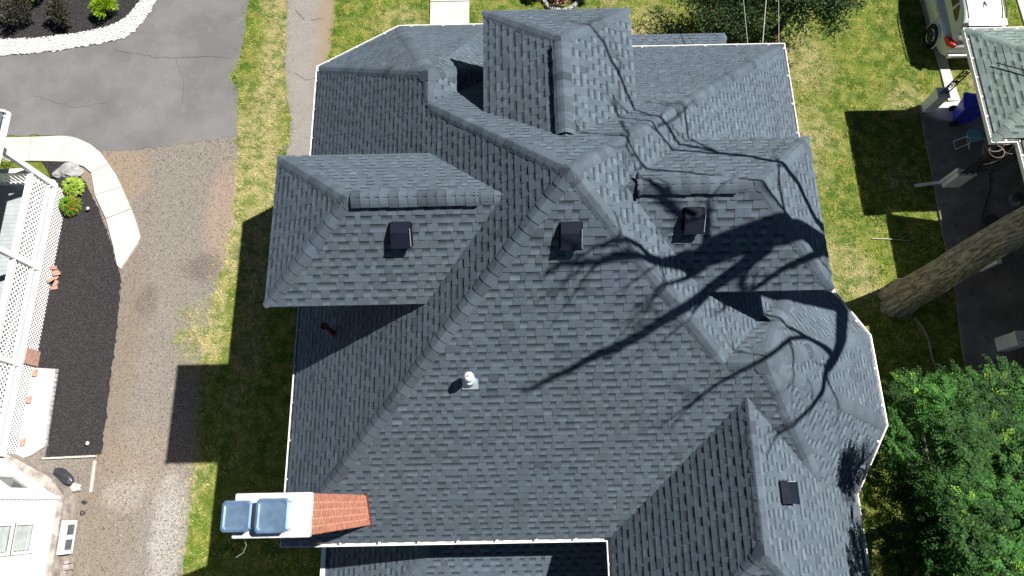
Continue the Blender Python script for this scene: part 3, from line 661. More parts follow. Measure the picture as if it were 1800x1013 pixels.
# chimney
cx0, cx1, cy0, cy1, zt = -3.70, -2.74, -.40, .13, 10.36
ch = thing('chimney', 'x', 'x'); del ch['label']; del ch['category']; ch.parent = house
m = MB(); m.box(((cx0+cx1)/2, (cy0+cy1)/2, (5.5+zt)/2), (cx1-cx0-.02, cy1-cy0-.02, zt-5.5)); m.build('chimney_core', 'mortar', ch)
br = MB(); z = 6.0; k = 0; H_ = .0655
def face_bricks(br, axis, fixed, lo, hi, z, k, sgn):
    a = lo-(.1 if k % 2 else 0.0)
    while a < hi-.01:
        e = min(a+.205, hi); s_ = max(a, lo)
        if e-s_ > .03:
            t = random.gauss(1, .13); c = (s_+e)/2; d = random.uniform(0, .004)
            if axis == 'x': br.box((fixed+sgn*d, c, z+.031), (.03, e-s_-.012, H_-.012), col=(t, 0, .5))
            else: br.box((c, fixed+sgn*d, z+.031), (e-s_-.012, .03, H_-.012), col=(t, 0, .5))
        a += .213
while z < zt-.06:
    face_bricks(br, 'x', cx1-.012, cy0, cy1, z, k, 1); face_bricks(br, 'x', cx0+.012, cy0, cy1, z, k, -1)
    face_bricks(br, 'y', cy0+.012, cx0+.015, cx1-.015, z, k, -1); face_bricks(br, 'y', cy1-.012, cx0+.015, cx1-.015, z, k, 1)
    z += H_+.006; k += 1
br.build('brick_courses', 'brick', ch, kind='stuff')
m = MB(); m.box(((cx0+cx1)/2, (cy0+cy1)/2, zt+.05), (cx1-cx0+.06, cy1-cy0+.04, .13)); o_ = m.build('cement_crown', 'crown_wash', ch)
bv = o_.modifiers.new('b', 'BEVEL'); bv.width = .02; bv.segments = 2
for i, cx in enumerate((-3.60, -3.14)):
    cy = -.135; hw = (.185, .205)[i]; z0 = zt+.115
    f = MB(); f.box((cx, cy, z0+.06), (hw*1.3, hw*1.3, .12)); fl = f.build('flue_tile', 'rock', ch)
    def octo(h, c=.055, z=0): return [(cx-h+c, cy-h, z), (cx+h-c, cy-h, z), (cx+h, cy-h+c, z), (cx+h, cy+h-c, z), (cx+h-c, cy+h, z), (cx-h+c, cy+h, z), (cx-h, cy+h-c, z), (cx-h, cy-h+c, z)]
    rings = [octo(hw, .035, z0+.20), octo(hw+.008, .035, z0+.225), octo(hw-.02, .03, z0+.232), octo(hw-.04, .028, z0+.216), octo(hw-.07, .02, z0+.214)]
    f = MB(); f.add([v for r in rings for v in r], [(a*8+j, a*8+(j+1) % 8, a*8+8+(j+1) % 8, a*8+8+j) for a in range(4) for j in range(8)]+[tuple(range(32, 40)), tuple(range(7, -1, -1))]); cp = f.build('rain_cap', 'steel', ch)
    for sx in (-1, 1):
        for sy in (-1, 1): l = MB(); l.bar((cx+sx*hw*.85, cy+sy*hw*.85, z0), (cx+sx*hw*.85, cy+sy*hw*.85, z0+.205), .02, .02); l.build('cap_leg', 'steel', ch)
n, s, u, o = facet(MAIN[0]); R = Matrix((u, s, n)).transposed(); b = MB()
b.box(Vector((cx1+.01, (cy0+cy1)/2, 6+.936*((cy0+cy1)/2+.79)+.01)), (.05, (cy1-cy0+.10)/s.y, .03), R=R); b.build('chimney_flashing', 'rust', ch)
# low roofs: rear porch and front entry
LS = [[(-4.34, -3.6, 3.3), (2.1, -3.6, 3.3), (2.1, -.45, 4.85), (-1.25, -.45, 4.85)], [(-4.34, -.45, 3.3), (-4.34, -3.6, 3.3), (-1.25, -.45, 4.85)]]
LN = [[(6.2, 12.6, 3.35), (1.6, 12.6, 3.35), (1.6, 9.9, 4.5), (5.1, 9.9, 4.5)], [(6.2, 12.6, 3.35), (5.1, 9.9, 4.5), (6.2, 9.9, 3.36)]]
for nm, FS in (('rear_porch_roof', LS), ('entry_roof', LN)):
    mb = MB(); [deck(mb, P, .1) for P in FS]; lr = mb.build(nm, 'gutter_dark', house); fm = MB()
    for i, P in enumerate(FS):
        for st in shingles(P, None, seed=300+i): put(fm, st)
    fm.build('shingle_field', 'shingle', lr, kind='stuff')
c_ = MB(); [put(c_, [(c.v, c.f, c.c)]) for c in caps((-4.34, -3.6, 3.3), (-1.25, -.45, 4.85), LS[0], LS[1])+caps((6.2, 12.6, 3.35), (5.1, 9.9, 4.5), LN[0], LN[1])]; c_.build('ridge_cap_run', 'shingle', bpy.data.objects['entry_roof'], kind='stuff')
b = MB(); b.box((-4.38, -2.0, 3.32), (.10, 3.2, .10)); b.build('porch_edge_flashing', 'white', house)
b = MB(); b.prism([(-4.2, -.4), (1.9, -.4), (1.9, -3.3), (-4.2, -3.3)], .3, .5); b.build('porch_floor', 'deck', house)
for x_ in (-4.1, -1.1, 1.7): b = MB(); b.box((x_, -3.3, 1.88), (.14, .14, 2.75)); b.build('porch_post', 'white', house)
gutter(house, [(6.2, 10.5), (6.2, 12.6), (1.6, 12.6)], 3.32)
for x_ in (2.0, 4.0, 5.9): b = MB(); b.box((x_, 12.3, 1.65), (.14, .14, 3.25)); b.build('porch_post', 'white', house)
# wall windows seen from beside the house
for (x, y, ax) in ((-4.13, 1.5, 0), (-4.13, 6.5, 0), (6.2, 6.5, 0), (7.03, 2.2, 0), (-1.5, 10.57, 1)):
    for z in (1.9, 4.6):
        f = MB(); f.box((x, y, z), (.08, 1.0, 1.5) if ax == 0 else (1.0, .08, 1.5)); fo = f.build('window', 'white', house)
        f = MB(); sg = 1 if x > 0 or ax else -1
        f.box((x+(.042*sg if ax == 0 else 0), y+(.042 if ax else 0), z), (.012, .84, 1.34) if ax == 0 else (.84, .012, 1.34)); f.build('pane', 'blueglass', fo)
# ---------------------------------------------------------------- white house with the lattice porch (left)
wh = thing('white_house', 'white house with lattice railed porch and gray deck at the left', 'house')
DX, DY0, DY1, DZ = -14.08, 1.42, 9.62, .75
y = DY0; k = 0
while y < DY1-.02:
    b = MB(); b.box(((DX-17.6)/2, min(y+.068, DY1), DZ-.015), (17.6+DX, .132, .03), col=(random.gauss(1, .04), 0, .5)); b.build('floor_board', 'deck', wh); y += .137
b = MB(); b.box((DX+.02, (DY0+DY1)/2, DZ-.07), (.05, DY1-DY0+.05, .17)); b.build('rim_board', 'wood_white', wh)
b = MB(); b.box((DX-1.75, DY1+.02, DZ-.07), (3.5, .05, .17)); b.build('rim_board', 'wood_white', wh)
b = MB(); b.prism([(DX-.3, DY0), (DX-.28, DY0), (DX-.28, DY1-.2), (DX-.3, DY1-.2)], 0, DZ-.1); b.build('under_deck_shade', 'gutter_dark', wh)  # dark sheet added in place of the shade behind the skirt lattice
def lattice(parent, x, y0, y1, z0, z1, step, wdt, th=.012, name='lattice_slat'):
    hgt = z1-z0; out = []
    for dirn in (1, -1):
        a = y0-hgt
        while a < y1:
            p0, p1 = (a, z0), (a+hgt, z1)
            if dirn < 0: p0, p1 = (a, z1), (a+hgt, z0)
            # clip to y range
            def cl(p, q, lim, ge):
                if (p[0] >= lim) == ge: return p
                t = (lim-p[0])/(q[0]-p[0]); return (lim, p[1]+(q[1]-p[1])*t)
            if a+hgt > y0+.01 and a < y1-.01:
                q0, q1 = cl(p0, p1, y0, True), cl(p1, p0, y1, False)
                if abs(q0[0]-q1[0]) > .02:
                    b = MB(); xx = x+(.007 if dirn > 0 else -.007); b.bar((xx, q0[0], q0[1]), (xx, q1[0], q1[1]), wdt, th, up=(1, 0, 0)); out.append(b)
            a += step
    return [b.build(name, 'wood_white', parent) for b in out]
# railing: posts, rails, crossed slats
RX = -14.13
rail = MB(); rail.box((RX, (DY0+DY1)/2, 1.68), (.15, DY1-DY0, .05)); rl = rail.build('hand_rail', 'wood_white', wh)
b = MB(); b.box((RX, (DY0+DY1)/2, .86), (.09, DY1-DY0, .06)); b.build('bottom_rail', 'wood_white', wh)
b = MB(); b.box((RX, (DY0+DY1)/2, 1.60), (.05, DY1-DY0, .10)); b.build('sub_rail', 'wood_white', wh)
lattice(wh, RX, DY0+.05, DY1-.1, .90, 1.56, .155, .038)
lattice(wh, DX+.0, DY0, DY1-.03, .03, .66, .115, .026, name='skirt_slat')
for y_ in (9.55, 6.86, 3.98, 1.5):
    b = MB(); b.box((RX+.02, y_, (DZ+3.35)/2), (.15, .15, 3.35-DZ)); b.box((RX+.02, y_, DZ+.06), (.21, .21, .12)); b.build('porch_post', 'wood_white', wh)
for x_ in np.arange(-17.4, -14.3, .14):
    b = MB(); b.box((float(x_), 9.55, 1.22), (.04, .04, .80)); b.build('baluster', 'wood_white', wh)
b = MB(); b.box((-15.85, 9.55, 1.66), (3.3, .14, .05)); b.build('hand_rail', 'wood_white', wh)
b = MB(); b.box((-15.85, 9.55, .86), (3.3, .09, .06)); b.build('bottom_rail', 'wood_white', wh)
# porch roof edge
PR = [(-13.78, 10.35, 3.55), (-13.78, 1.6, 3.55), (-19, 1.6, 5.4), (-19, 10.35, 5.4)]
b = MB(); deck(b, PR, .12); pr_ = b.build('porch_roof', 'gutter_dark', wh); fm = MB(); [put(fm, st) for st in shingles(PR, None, seed=77)]; fm.build('shingle_field', 'shingle', pr_, kind='stuff')
gutter(wh, [(-13.66, 1.6), (-13.66, 10.4)][::-1][::-1], 3.5, mat='gutter')
b = MB(); b.add([(-13.7, 10.40, 3.42), (-13.7, 10.34, 3.42), (-13.7, 10.34, 3.60), (-13.7, 10.40, 3.60), (-19, 10.40, 5.27), (-19, 10.34, 5.27), (-19, 10.34, 5.46), (-19, 10.40, 5.46)], [(0, 1, 2, 3), (0, 4, 5, 1), (1, 5, 6, 2), (2, 6, 7, 3), (3, 7, 4, 0)]); b.build('rake_board', 'white', wh)
b = MB(); b.prism([(-17.6, 1.4), (-17.6, 10.0), (-24, 10.0), (-24, 1.4)], 0, 5.5); b.build('wall', 'white', wh)
# two storey bay at the bottom left
BAY = [(-12.42, .28), (-14.2, 1.40), (-24, 1.40), (-24, -8), (-12.42, -8)]
b = MB(); b.prism(BAY, .55, 6.5); b.build('bay_wall', 'white', wh)
FND = [(-12.28, .33), (-12.75, .82), (-14.1, 1.50), (-14.3, 1.50), (-14.3, .9), (-12.9, 0), (-12.5, -.4), (-12.5, -8), (-12.22, -8)]
b = MB(); b.prism(FND, 0, .54); b.build('foundation', 'stone', wh)
# siding courses proud of the wall
for k in range(38):
    z = .62+k*.15
    b = MB(); b.bar((-12.405, -7.9, z), (-12.405, .25, z), .012, .02); 
    b.build('siding_lap', 'white', wh)
b = MB(); b.box((-12.40, .27, 3.5), (.10, .10, 5.9), .5); b.build('corner_board', 'white', wh)
def sash(c, d, up, wdt, hgt, name='window', slats=5):
    """window in the plane through c with horizontal direction d; frame proud, pane recessed, blind slats"""
    c, d = Vector(c), Vector(d).normalized(); n_ = Vector((d.y, -d.x, 0)); f = MB(); z = Vector((0, 0, 1)); R = Matrix((d, n_, z)).transposed(); fw = .07
    for s_ in (-1, 1):
        f.box(c+d*s_*(wdt/2+fw/2)+n_*.03, (fw, .09, hgt+2*fw), R=R); f.box(c+z*s_*(hgt/2+fw/2)+n_*.03, (wdt, .09, fw), R=R)
    w_ = f.build(name, 'white', wh); g = MB(); g.box(c+n_*.012, (wdt, .01, hgt), R=R); g.build('pane', 'blueglass', w_)
    for k in range(slats):
        g = MB(); g.box(c+n_*.022+z*(hgt*(-.42+.84*(k+.5)/slats)), (wdt*.94, .008, hgt/slats*.72), R=R); g.build('blind_slat', 'blind', w_)
sash((-12.42, -.69, 1.72), (0, 1, 0), 0, .62, .72); sash((-12.42, -.69, 2.58), (0, 1, 0), 0, .62, .78, slats=6)
ddir = Vector((BAY[1][0]-BAY[0][0], BAY[1][1]-BAY[0][1], 0)).normalized(); mid = Vector((-12.98, .63, -.35))
sash(mid+Vector((0, 0, 2.0)), ddir, 0, .62, .85, slats=0)
b = MB(); b.box((-12.15, -.74, .30), (.14, .86, .46)); bw = b.build('basement_window', 'white', wh)
for y_ in (-.55, -.93): b = MB(); b.box((-12.074, y_, .32), (.012, .26, .28)); b.build('pane', 'blueglass', bw)
for k in range(4): b = MB(); b.box((-12.12+.05*random.random(), -1.35-.16*k, .12+.04*k), (.16, .14, .16+.08*random.random()), random.random()*.3); b.build('foundation_block', 'stone', wh)
# bricks and piers at the foot of the porch
for i, (x, y, z, rz, t) in enumerate(((-14.33, 6.85, .10, .4, 0), (-14.22, 6.70, .09, 1.0, .2), (-14.25, 6.95, .16, .1, .5), (-14.16, 6.58, .05, 1.3, 0), (-14.28, 6.62, .16, .8, .3), (-14.12, 6.78, .05, .3, .1))):
    pass
pile = thing('brick_pile', 'small tumbled pile of red bricks against the lattice skirt of the porch', 'bricks')
for (x, y, z, rz, t) in ((-13.98, 6.92, .07, .4, .1), (-13.92, 6.74, .08, 1.1, .3), (-14.0, 7.04, .17, .1, .5), (-13.9, 6.55, .07, 1.3, .1), (-13.98, 6.64, .20, .8, .35), (-13.86, 6.84, .16, .3, .2), (-13.93, 6.42, .06, .2, .1)):
    b = MB(); b.box((0, 0, 0), (.20, .10, .062)); o_ = b.build('brick', 'old_brick', pile); o_.location = (x, y, z); o_.rotation_euler = (t, t*.6, rz)
b = MB(); b.prism([(-14.03, 4.0), (-13.99, 4.0), (-13.99, 4.45), (-14.03, 4.45)], 0, .62); b.build('brick_pier', 'old_brick', wh)
for lab, x, y in (('lone red brick on the top corner of the concrete side pad', -13.97, 3.80), ('red brick lying halfway down the concrete side pad', -14.0, 3.02), ('red brick beside the lower end of the lattice skirt', -13.95, 1.82)):
    b = MB(); b.box((0, 0, 0), (.10, .21, .09)); bv_ = b.build('loose_brick', 'old_brick', label=lab, cat='brick'); bv_.location = (x, y, .15); bv_.rotation_euler = (0, 0, random.gauss(0, .1)); m_ = bv_.modifiers.new('b', 'BEVEL'); m_.width = .008
def simple_thing(mb, name, mat, label, cat, group=None, smooth=False): return mb.build(name, mat, None, smooth, label=label, cat=cat, group=group)
b = MB(); b.bar((-13.36, 1.36, .05), (-11.85, 1.40, .05), .05, .10); simple_thing(b, 'edging_plank', 'plank', 'pale wooden plank edging the bottom end of the black mulch bed', 'plank')
b = MB(); b.bar((-11.88, 1.28, .03), (-11.86, .42, .03), .07, .05); simple_thing(b, 'loose_board', 'plank', 'narrow weathered board lying on the bare brown soil below the mulch bed', 'board')
def rock(name, c, r, mat, label, cat='rock', sq=.6, seed=0, group=None):
    bm = bmesh.new(); bmesh.ops.create_icosphere(bm, subdivisions=3, radius=1)
    for v in bm.verts:
        k = 1+.35*mn.noise(v.co*1.3+Vector((seed, 0, 0)))+.12*mn.noise(v.co*4+Vector((seed, 3, 0))); v.co = Vector((v.co.x*r[0]*k, v.co.y*r[1]*k, v.co.z*r[2]*k))
    me = bpy.data.meshes.new(name); bm.to_mesh(me); bm.free(); o_ = link(name, me, mat, None, label, cat, group); o_.location = c; return o_
rock('garden_rock', (-14.15, 10.36, .05), (.42, .26, .13), 'rock', 'flat pale gray rock in the mulch tucked inside the curve of the walk', seed=2)
rock('garden_rock', (-14.52, 10.22, .06), (.14, .12, .12), 'rock', 'small gray rock beside the corner post of the porch', seed=5)
rock('shell_stone', (-12.28, .55, .10), (.16, .12, .10), 'plank', 'pale hollow looking stone at the corner of the white bay', seed=9)
for i, (x, y, lab) in enumerate(((-11.98, .16, 'upper of two dark stones on the soil beside the foundation'), (-11.98, -.12, 'lower of two dark stones on the soil beside the foundation'))):
    rock('dark_stone', (x, y, .05), (.07, .06, .05), 'bag', lab, 'stone', seed=i+20)
# folded tarp bundle
bm = bmesh.new(); bmesh.ops.create_uvsphere(bm, u_segments=64, v_segments=24, radius=1)
for v in bm.verts:
    a = math.atan2(v.co.z, v.co.y); k = 1+.10*math.sin(a*9+v.co.x*3)+.10*mn.noise(v.co*3); v.co = Vector((v.co.x*.36, v.co.y*.15*k, v.co.z*.13*k))
me = bpy.data.meshes.new('tarp_bundle'); bm.to_mesh(me); bm.free(); o_ = link('tarp_bundle', me, 'bag', None, 'dark gathered tarp bundle lying against the white bay foundation', 'tarp', smooth=True); o_.location = (-12.62, .86, .14); o_.rotation_euler = (0, 0, -.62)
for lab, x, y in (('small white solar lamp in the mulch beside the curved walk', -13.25, 8.98), ('small white solar lamp near the bottom end of the mulch bed', -12.08, 1.75)):
    tl = thing('solar_lamp', lab, 'garden light', 'solar lamps in the mulch bed'); b = MB(); b.tube([(x, y, .0), (x, y, .16)], .012, 8); b.build('stake', 'trim_grey', tl)
    b = MB(); b.tube([(x, y, .15), (x, y, .19), (x, y, .22)], [.03, .055, .02], 12); b.build('lamp_head', 'seed', tl)

# ---------------------------------------------------------------- leafy plants
def leaves(pts, dirs, ln, wd, rs, fold=.25, droop=.3, tone=(.7, 1.25)):
    """rhombic leaves: pts (n,3) base, dirs (n,3) unit, ln/wd arrays"""
    n = len(pts); up = rs.normal(0, .35, (n, 3))+np.array([0, 0, 1.]); sd = np.cross(dirs, up); sd /= np.linalg.norm(sd, axis=1)[:, None]+1e-9
    nn = np.cross(sd, dirs); V = np.empty((n, 4, 3)); l = ln[:, None]; w2 = wd[:, None]/2
    V[:, 0] = pts; V[:, 1] = pts+dirs*l*.5+sd*w2+nn*w2*fold; V[:, 2] = pts+dirs*l-nn*l*droop*.3; V[:, 3] = pts+dirs*l*.5-sd*w2+nn*w2*fold
    C = np.repeat(np.stack([rs.uniform(*tone, n), rs.uniform(0, 1, n), rs.uniform(0, 1, n)], 1)[:, None], 4, 1)
    return V.reshape(-1, 3), C.reshape(-1, 3)
def leafmesh(name, parts, mat, parent):
    V = np.concatenate([p[0] for p in parts]); C = np.concatenate([p[1] for p in parts]); return link(name, np_mesh(name, V, np.arange(len(V)).reshape(-1, 4), C), mat, parent)
def unit(a): return a/(np.linalg.norm(a, axis=1)[:, None]+1e-9)
def shrub(name, label, c, r, n, ln, wd, mat, seed, cat='shrub', clumps=14, flat=.8, spiky=.0, group=None):
    rs = np.random.RandomState(seed); root = thing(name, label, cat, group); c = np.array(c, float)
    st = MB()
    for i in range(8):
        a = rs.uniform(0, 6.28); q = c+np.array([math.cos(a)*r*.55, math.sin(a)*r*.55, r*flat*.6]); st.tube([tuple(c+np.array([0, 0, -r*flat*.8])), tuple((c+q)/2+rs.normal(0, .02, 3)), tuple(q)], [.012, .008, .004], 5)
    st.build('stem', 'bark', root)
    cc = unit(rs.normal(0, 1, (clumps, 3))); cc[:, 2] = np.abs(cc[:, 2])*.9-.15; cc *= rs.uniform(.45, .85, clumps)[:, None]*r; cc[:, 2] *= flat
    k = rs.randint(0, clumps, n); d = unit(rs.normal(0, 1, (n, 3))+np.array([0, 0, .5])); p = c+cc[k]+d*(r*rs.uniform(.1, .38, n))[:, None]
    dirs = unit(d+unit(cc[k]+1e-6)*.6+rs.normal(0, .3, (n, 3))); p[:, 2] = np.maximum(p[:, 2], .05)
    leafmesh('foliage', [leaves(p, dirs, rs.uniform(.7, 1.2, n)*ln, rs.uniform(.8, 1.2, n)*wd, rs)], mat, root); return root
shrub('round_shrub', 'bright lime green mounded shrub in the black mulch beside the white stones', (-13.78, 16.42, .36), .44, 2600, .09, .035, 'leaf_lime', 1, clumps=26)
shrub('bronze_shrub', 'open bronze green shrub in the middle of the mulch bed', (-15.2, 16.15, .42), .48, 1300, .085, .04, 'leaf_bronze', 2, clumps=18, flat=.9)
shrub('bronze_shrub', 'bronze green shrub nearest the top left corner', (-16.72, 16.28, .45), .58, 1700, .085, .04, 'leaf_bronze', 3, clumps=20, flat=.9)
shrub('round_shrub', 'lime green shrub cut off by the top edge left of the bronze one', (-16.35, 17.1, .35), .40, 1500, .09, .035, 'leaf_lime', 4, clumps=20)
# hosta: arching leaves from a crown
def hosta(name, label, c, r, n, mat, seed, cat='plant', lw=.07):
    rs = np.random.RandomState(seed); root = thing(name, label, cat); P = []
    a = rs.uniform(0, 6.283, n); rr = rs.uniform(.05, 1, n)**.7*r; tz = .42*(1-(rr/r)**2*.75)*r/.4
    p = np.stack([c[0]+np.cos(a)*rr*.72, c[1]+np.sin(a)*rr*.72, .08+tz], 1); d = unit(np.stack([np.cos(a), np.sin(a), .45-.9*rr/r], 1)+rs.normal(0, .22, (n, 3)))
    leafmesh('foliage', [leaves(p, d, rs.uniform(.10, .17, n), rs.uniform(.8, 1.2, n)*lw, rs, .35, .5)], mat, root)
    st = MB()
    for i in range(14): st.tube([(c[0], c[1], .0), tuple(p[i]*.5+np.array([c[0], c[1], 0.])*.5), tuple(p[i])], .006, 4)
    st.build('stem', 'leaf_mixed', root)
hosta('hosta', 'yellow green leafy plant beside the corner of the porch', (-13.82, 9.72, 0), .36, 420, 'leaf_hosta', 5)
hosta('spirea', 'green plant with orange tinted tips just below the yellow green one', (-13.82, 9.08, 0), .33, 700, 'leaf_mixed', 6, lw=.045)
shrub('low_shrub', 'pale flowering shrub behind the porch railing at the left edge', (-16.0, 10.35, .25), .45, 900, .06, .035, 'leaf_mixed', 7, clumps=12, flat=.6)
shrub('pink_shrub', 'dusty pink leafed shrub in a stone ring beyond the north dormer', (1.9, 16.75, .3), .45, 1500, .09, .045, 'leaf_pink', 8, clumps=18, flat=.7)
ring = thing('stone_ring', 'ring of pale stones around the dusty pink shrub', 'edging')
for i in range(18):
    a = i/18*2*math.pi; b = MB(); b.box((1.9+.62*math.cos(a), 16.75+.62*math.sin(a), .07), (.18, .12, .14), a+1.57); b.build('ring_stone', 'rock', ring)
shrub('low_shrub', 'green leafy plant right of the dusty pink shrub', (2.75, 16.7, .2), .33, 700, .10, .04, 'leaf_mixed', 9, clumps=10, flat=.6)
shrub('low_shrub', 'dark green leafy plant left of the dusty pink shrub', (1.0, 16.85, .25), .42, 900, .09, .04, 'leaf_dark', 10, clumps=10, flat=.6)
shrub('vine_sprig', 'tiny yellow green sprig growing at the outer end of the chimney', (-3.78, -.12, 10.33), .05, 26, .07, .022, 'leaf_lime', 12, cat='sprig', clumps=4)
b = MB(); b.tube([(-3.62, -.42, 10.3), (-3.64, -.52, 10.15), (-3.72, -.62, 10.02), (-3.84, -.68, 9.95)], .004, 4); simple_thing(b, 'dry_tendril', 'dead_twig', 'thin pale tendril trailing from the chimney top over dark grass', 'tendril')

# compound leaved locust crown
def locust(name, label, centers, root_pt, seed, per=62, cat='tree', avoid=None, lmat='leaf_locust', leaflet=(.064, .028)):
    rs = np.random.RandomState(seed); root = thing(name, label, cat); Vs = []; Cs = []
    for (cx, cy, cz, r) in centers:
        n = int(per*r/.55); a = rs.uniform(0, 6.283, n); el = rs.uniform(-.25, 1.15, n)
        d = np.stack([np.cos(a)*np.cos(el), np.sin(a)*np.cos(el), np.sin(el)*.75], 1); st = np.array([cx, cy, cz])+d*(r*rs.uniform(.05, .65, n))[:, None]
        L = rs.uniform(.22, .42, n); tone = rs.uniform(.75, 1.25, n)*(rs.choice([.55, .8, 1.1, 1.5])); bb = rs.uniform(0, 1, n)*rs.uniform(.6, 1.1)  # clump tone and yellowing put sunlit and shaded clumps into the leaf colour
        for q in range(9):
            t = (q+1)/9; pos = st+d*(L*t)[:, None]; pos[:, 2] -= L*.35*t*t
            sd = unit(np.cross(d, np.array([0, 0, 1.]))); dd = unit(d-np.array([0, 0, 1.])*(.7*t))
            for s_ in (-1, 1):
                ld = unit(sd*s_+dd*.35+rs.normal(0, .12, (n, 3))); v, c = leaves(pos, ld, np.full(n, leaflet[0])*rs.uniform(.8, 1.2, n)*(1.1-.4*abs(t-.5)), np.full(n, leaflet[1]), rs, .1, .2)
                c = c.reshape(n, 4, 3); c[:, :, 0] = (tone*rs.uniform(.88, 1.1, n))[:, None]; c[:, :, 2] = bb[:, None]
                v = v.reshape(n, 4, 3)
                if avoid is not None: k = avoid(v[:, 0]); v = v[k]; c = c[k]
                Vs.append(v.reshape(-1, 3)); Cs.append(c.reshape(-1, 3))
    leafmesh('crown', [(np.concatenate(Vs), np.concatenate(Cs))], lmat, root)
    b = MB(); top = Vector(root_pt)+Vector((0, 0, 2.6)); b.tube([root_pt, tuple(Vector(root_pt)+Vector((.1, .1, 1.6))), tuple(top)], [.16, .13, .10], 10); b.build('trunk', 'bark', root)
    b = MB()
    for i, (cx, cy, cz, r) in enumerate(centers):
        if i % 2: continue
        m_ = (top*.5+Vector((cx, cy, cz))*.5)+Vector((0, 0, -.3)); b.tube([tuple(top-Vector((0, 0, rs.uniform(0, 1.6)))), tuple(m_), (cx, cy, cz-.1)], [.05, .03, .010], 6)
    b.build('limb', 'bark', root)
    return root
rs = np.random.RandomState(42); cen = []
def in_crown(x, y):   # plan outline of the crown
    return ((x-10.0)/3.3)**2+((y+1.3)/3.8)**2 < 1 or (7.75 < x < 10 and -4.5 < y < -.3)
while len(cen) < 185:
    x, y = rs.uniform(6.9, 13.5), rs.uniform(-5.2, 2.6)
    if not in_crown(x, y): continue
    e = math.sqrt(((x-10.0)/3.3)**2+((y+1.3)/3.8)**2); top = 4.3+2.9*math.sqrt(max(0, 1-e*e)); z = top+.9*mn.noise(Vector((x*.9, y*.9, 0)))-rs.exponential(.8)
    if z < 3.0: continue
    if x < 7.9 and z > 7.4: z = 7.4
    cen.append((x, y, z, rs.uniform(.34, .74)))
for _ in range(24):
    x = rs.uniform(7.05, 7.95); y = rs.uniform(-3.2, 1.15); z = 7.55+(7.8-x)*.25+rs.uniform(0, .55)
    if y > .2: x += .1; z += .1
    cen.append((x, y, z, rs.uniform(.26, .42)))
for _ in range(26): cen.append((rs.uniform(7.5, 8.4), rs.uniform(-4.2, .9), rs.uniform(5.6, 7.4), rs.uniform(.35, .6)))
def av(p): return ~((p[:, 0] < 7.62-(p[:, 2]-6)*.28) & (p[:, 2] > 5.6)) & ~((p[:, 0] < 7.55) & (p[:, 2] <= 5.6)) & ~((p[:, 0] > 0) & (p[:, 1] > 1.0+(p[:, 0]-7.0)*.25+(7-p[:, 2])*.12+.9))
locust('locust_tree', 'feathery bright green locust tree filling the bottom right corner', cen, (10.4, -.9, 0), 43, avoid=av)
# dark broadleaf tree at the top, small clusters of leaves on a loose branch frame
def broadleaf(name, label, c, R, n, nl, seed, mat='leaf_dark', zlo=.7, leaf=(.10, .06), squash=.6, avoid=None):
    rs = np.random.RandomState(seed); root = thing(name, label, 'tree'); b = MB(); tr = Vector((c[0], c[1], 0)); top = Vector((c[0]+.1, c[1], c[2])); b.tube([tr, (tr+top)/2+Vector((.06, .04, 0)), top], [.14, .11, .07], 10); b.build('trunk', 'dark_bark', root)
    lb = MB(); P = []
    for i in range(n):
        a = rs.uniform(0, 6.283); rr = R*math.sqrt(rs.uniform(.03, 1)); h = c[2]+squash*R*math.sqrt(max(0, 1-(rr/R)**2))*rs.uniform(.1, 1)
        q = Vector((c[0]+math.cos(a)*rr, c[1]+math.sin(a)*rr, h)); s0 = tr.lerp(top, rs.uniform(zlo, 1)); m_ = s0.lerp(q, .5)+Vector((0, 0, .15))
        lb.tube([s0, m_, q], [.03, .018, .006], 5); k = nl; d = unit(rs.normal(0, 1, (k, 3))); t = rs.uniform(.45, 1.05, k)
        base = np.array([list(m_.lerp(q, float(max(0, (u_-.5)*2)))) for u_ in t])+d*rs.uniform(.03, .28, k)[:, None]
        if avoid is not None: kk = avoid(base); base = base[kk]; d = d[kk]; k = len(base)
        P.append(leaves(base, unit(d+np.array([0, 0, .3])), rs.uniform(.7, 1.2, k)*leaf[0], rs.uniform(.8, 1.2, k)*leaf[1], rs))
    lb.build('branches', 'dark_bark', root); leafmesh('crown', P, mat, root)
broadleaf('shade_tree', 'dark leaved tree on the lawn at the top beyond the right roof corner', (9.25, 15.2, 2.1), 1.95, 120, 120, 51, avoid=lambda p: p[:, 0] < 11.3)
broadleaf('shade_tree', 'loose dark green tree at the top behind the power wires', (7.1, 14.9, 1.9), 1.8, 95, 90, 52, leaf=(.085, .05))
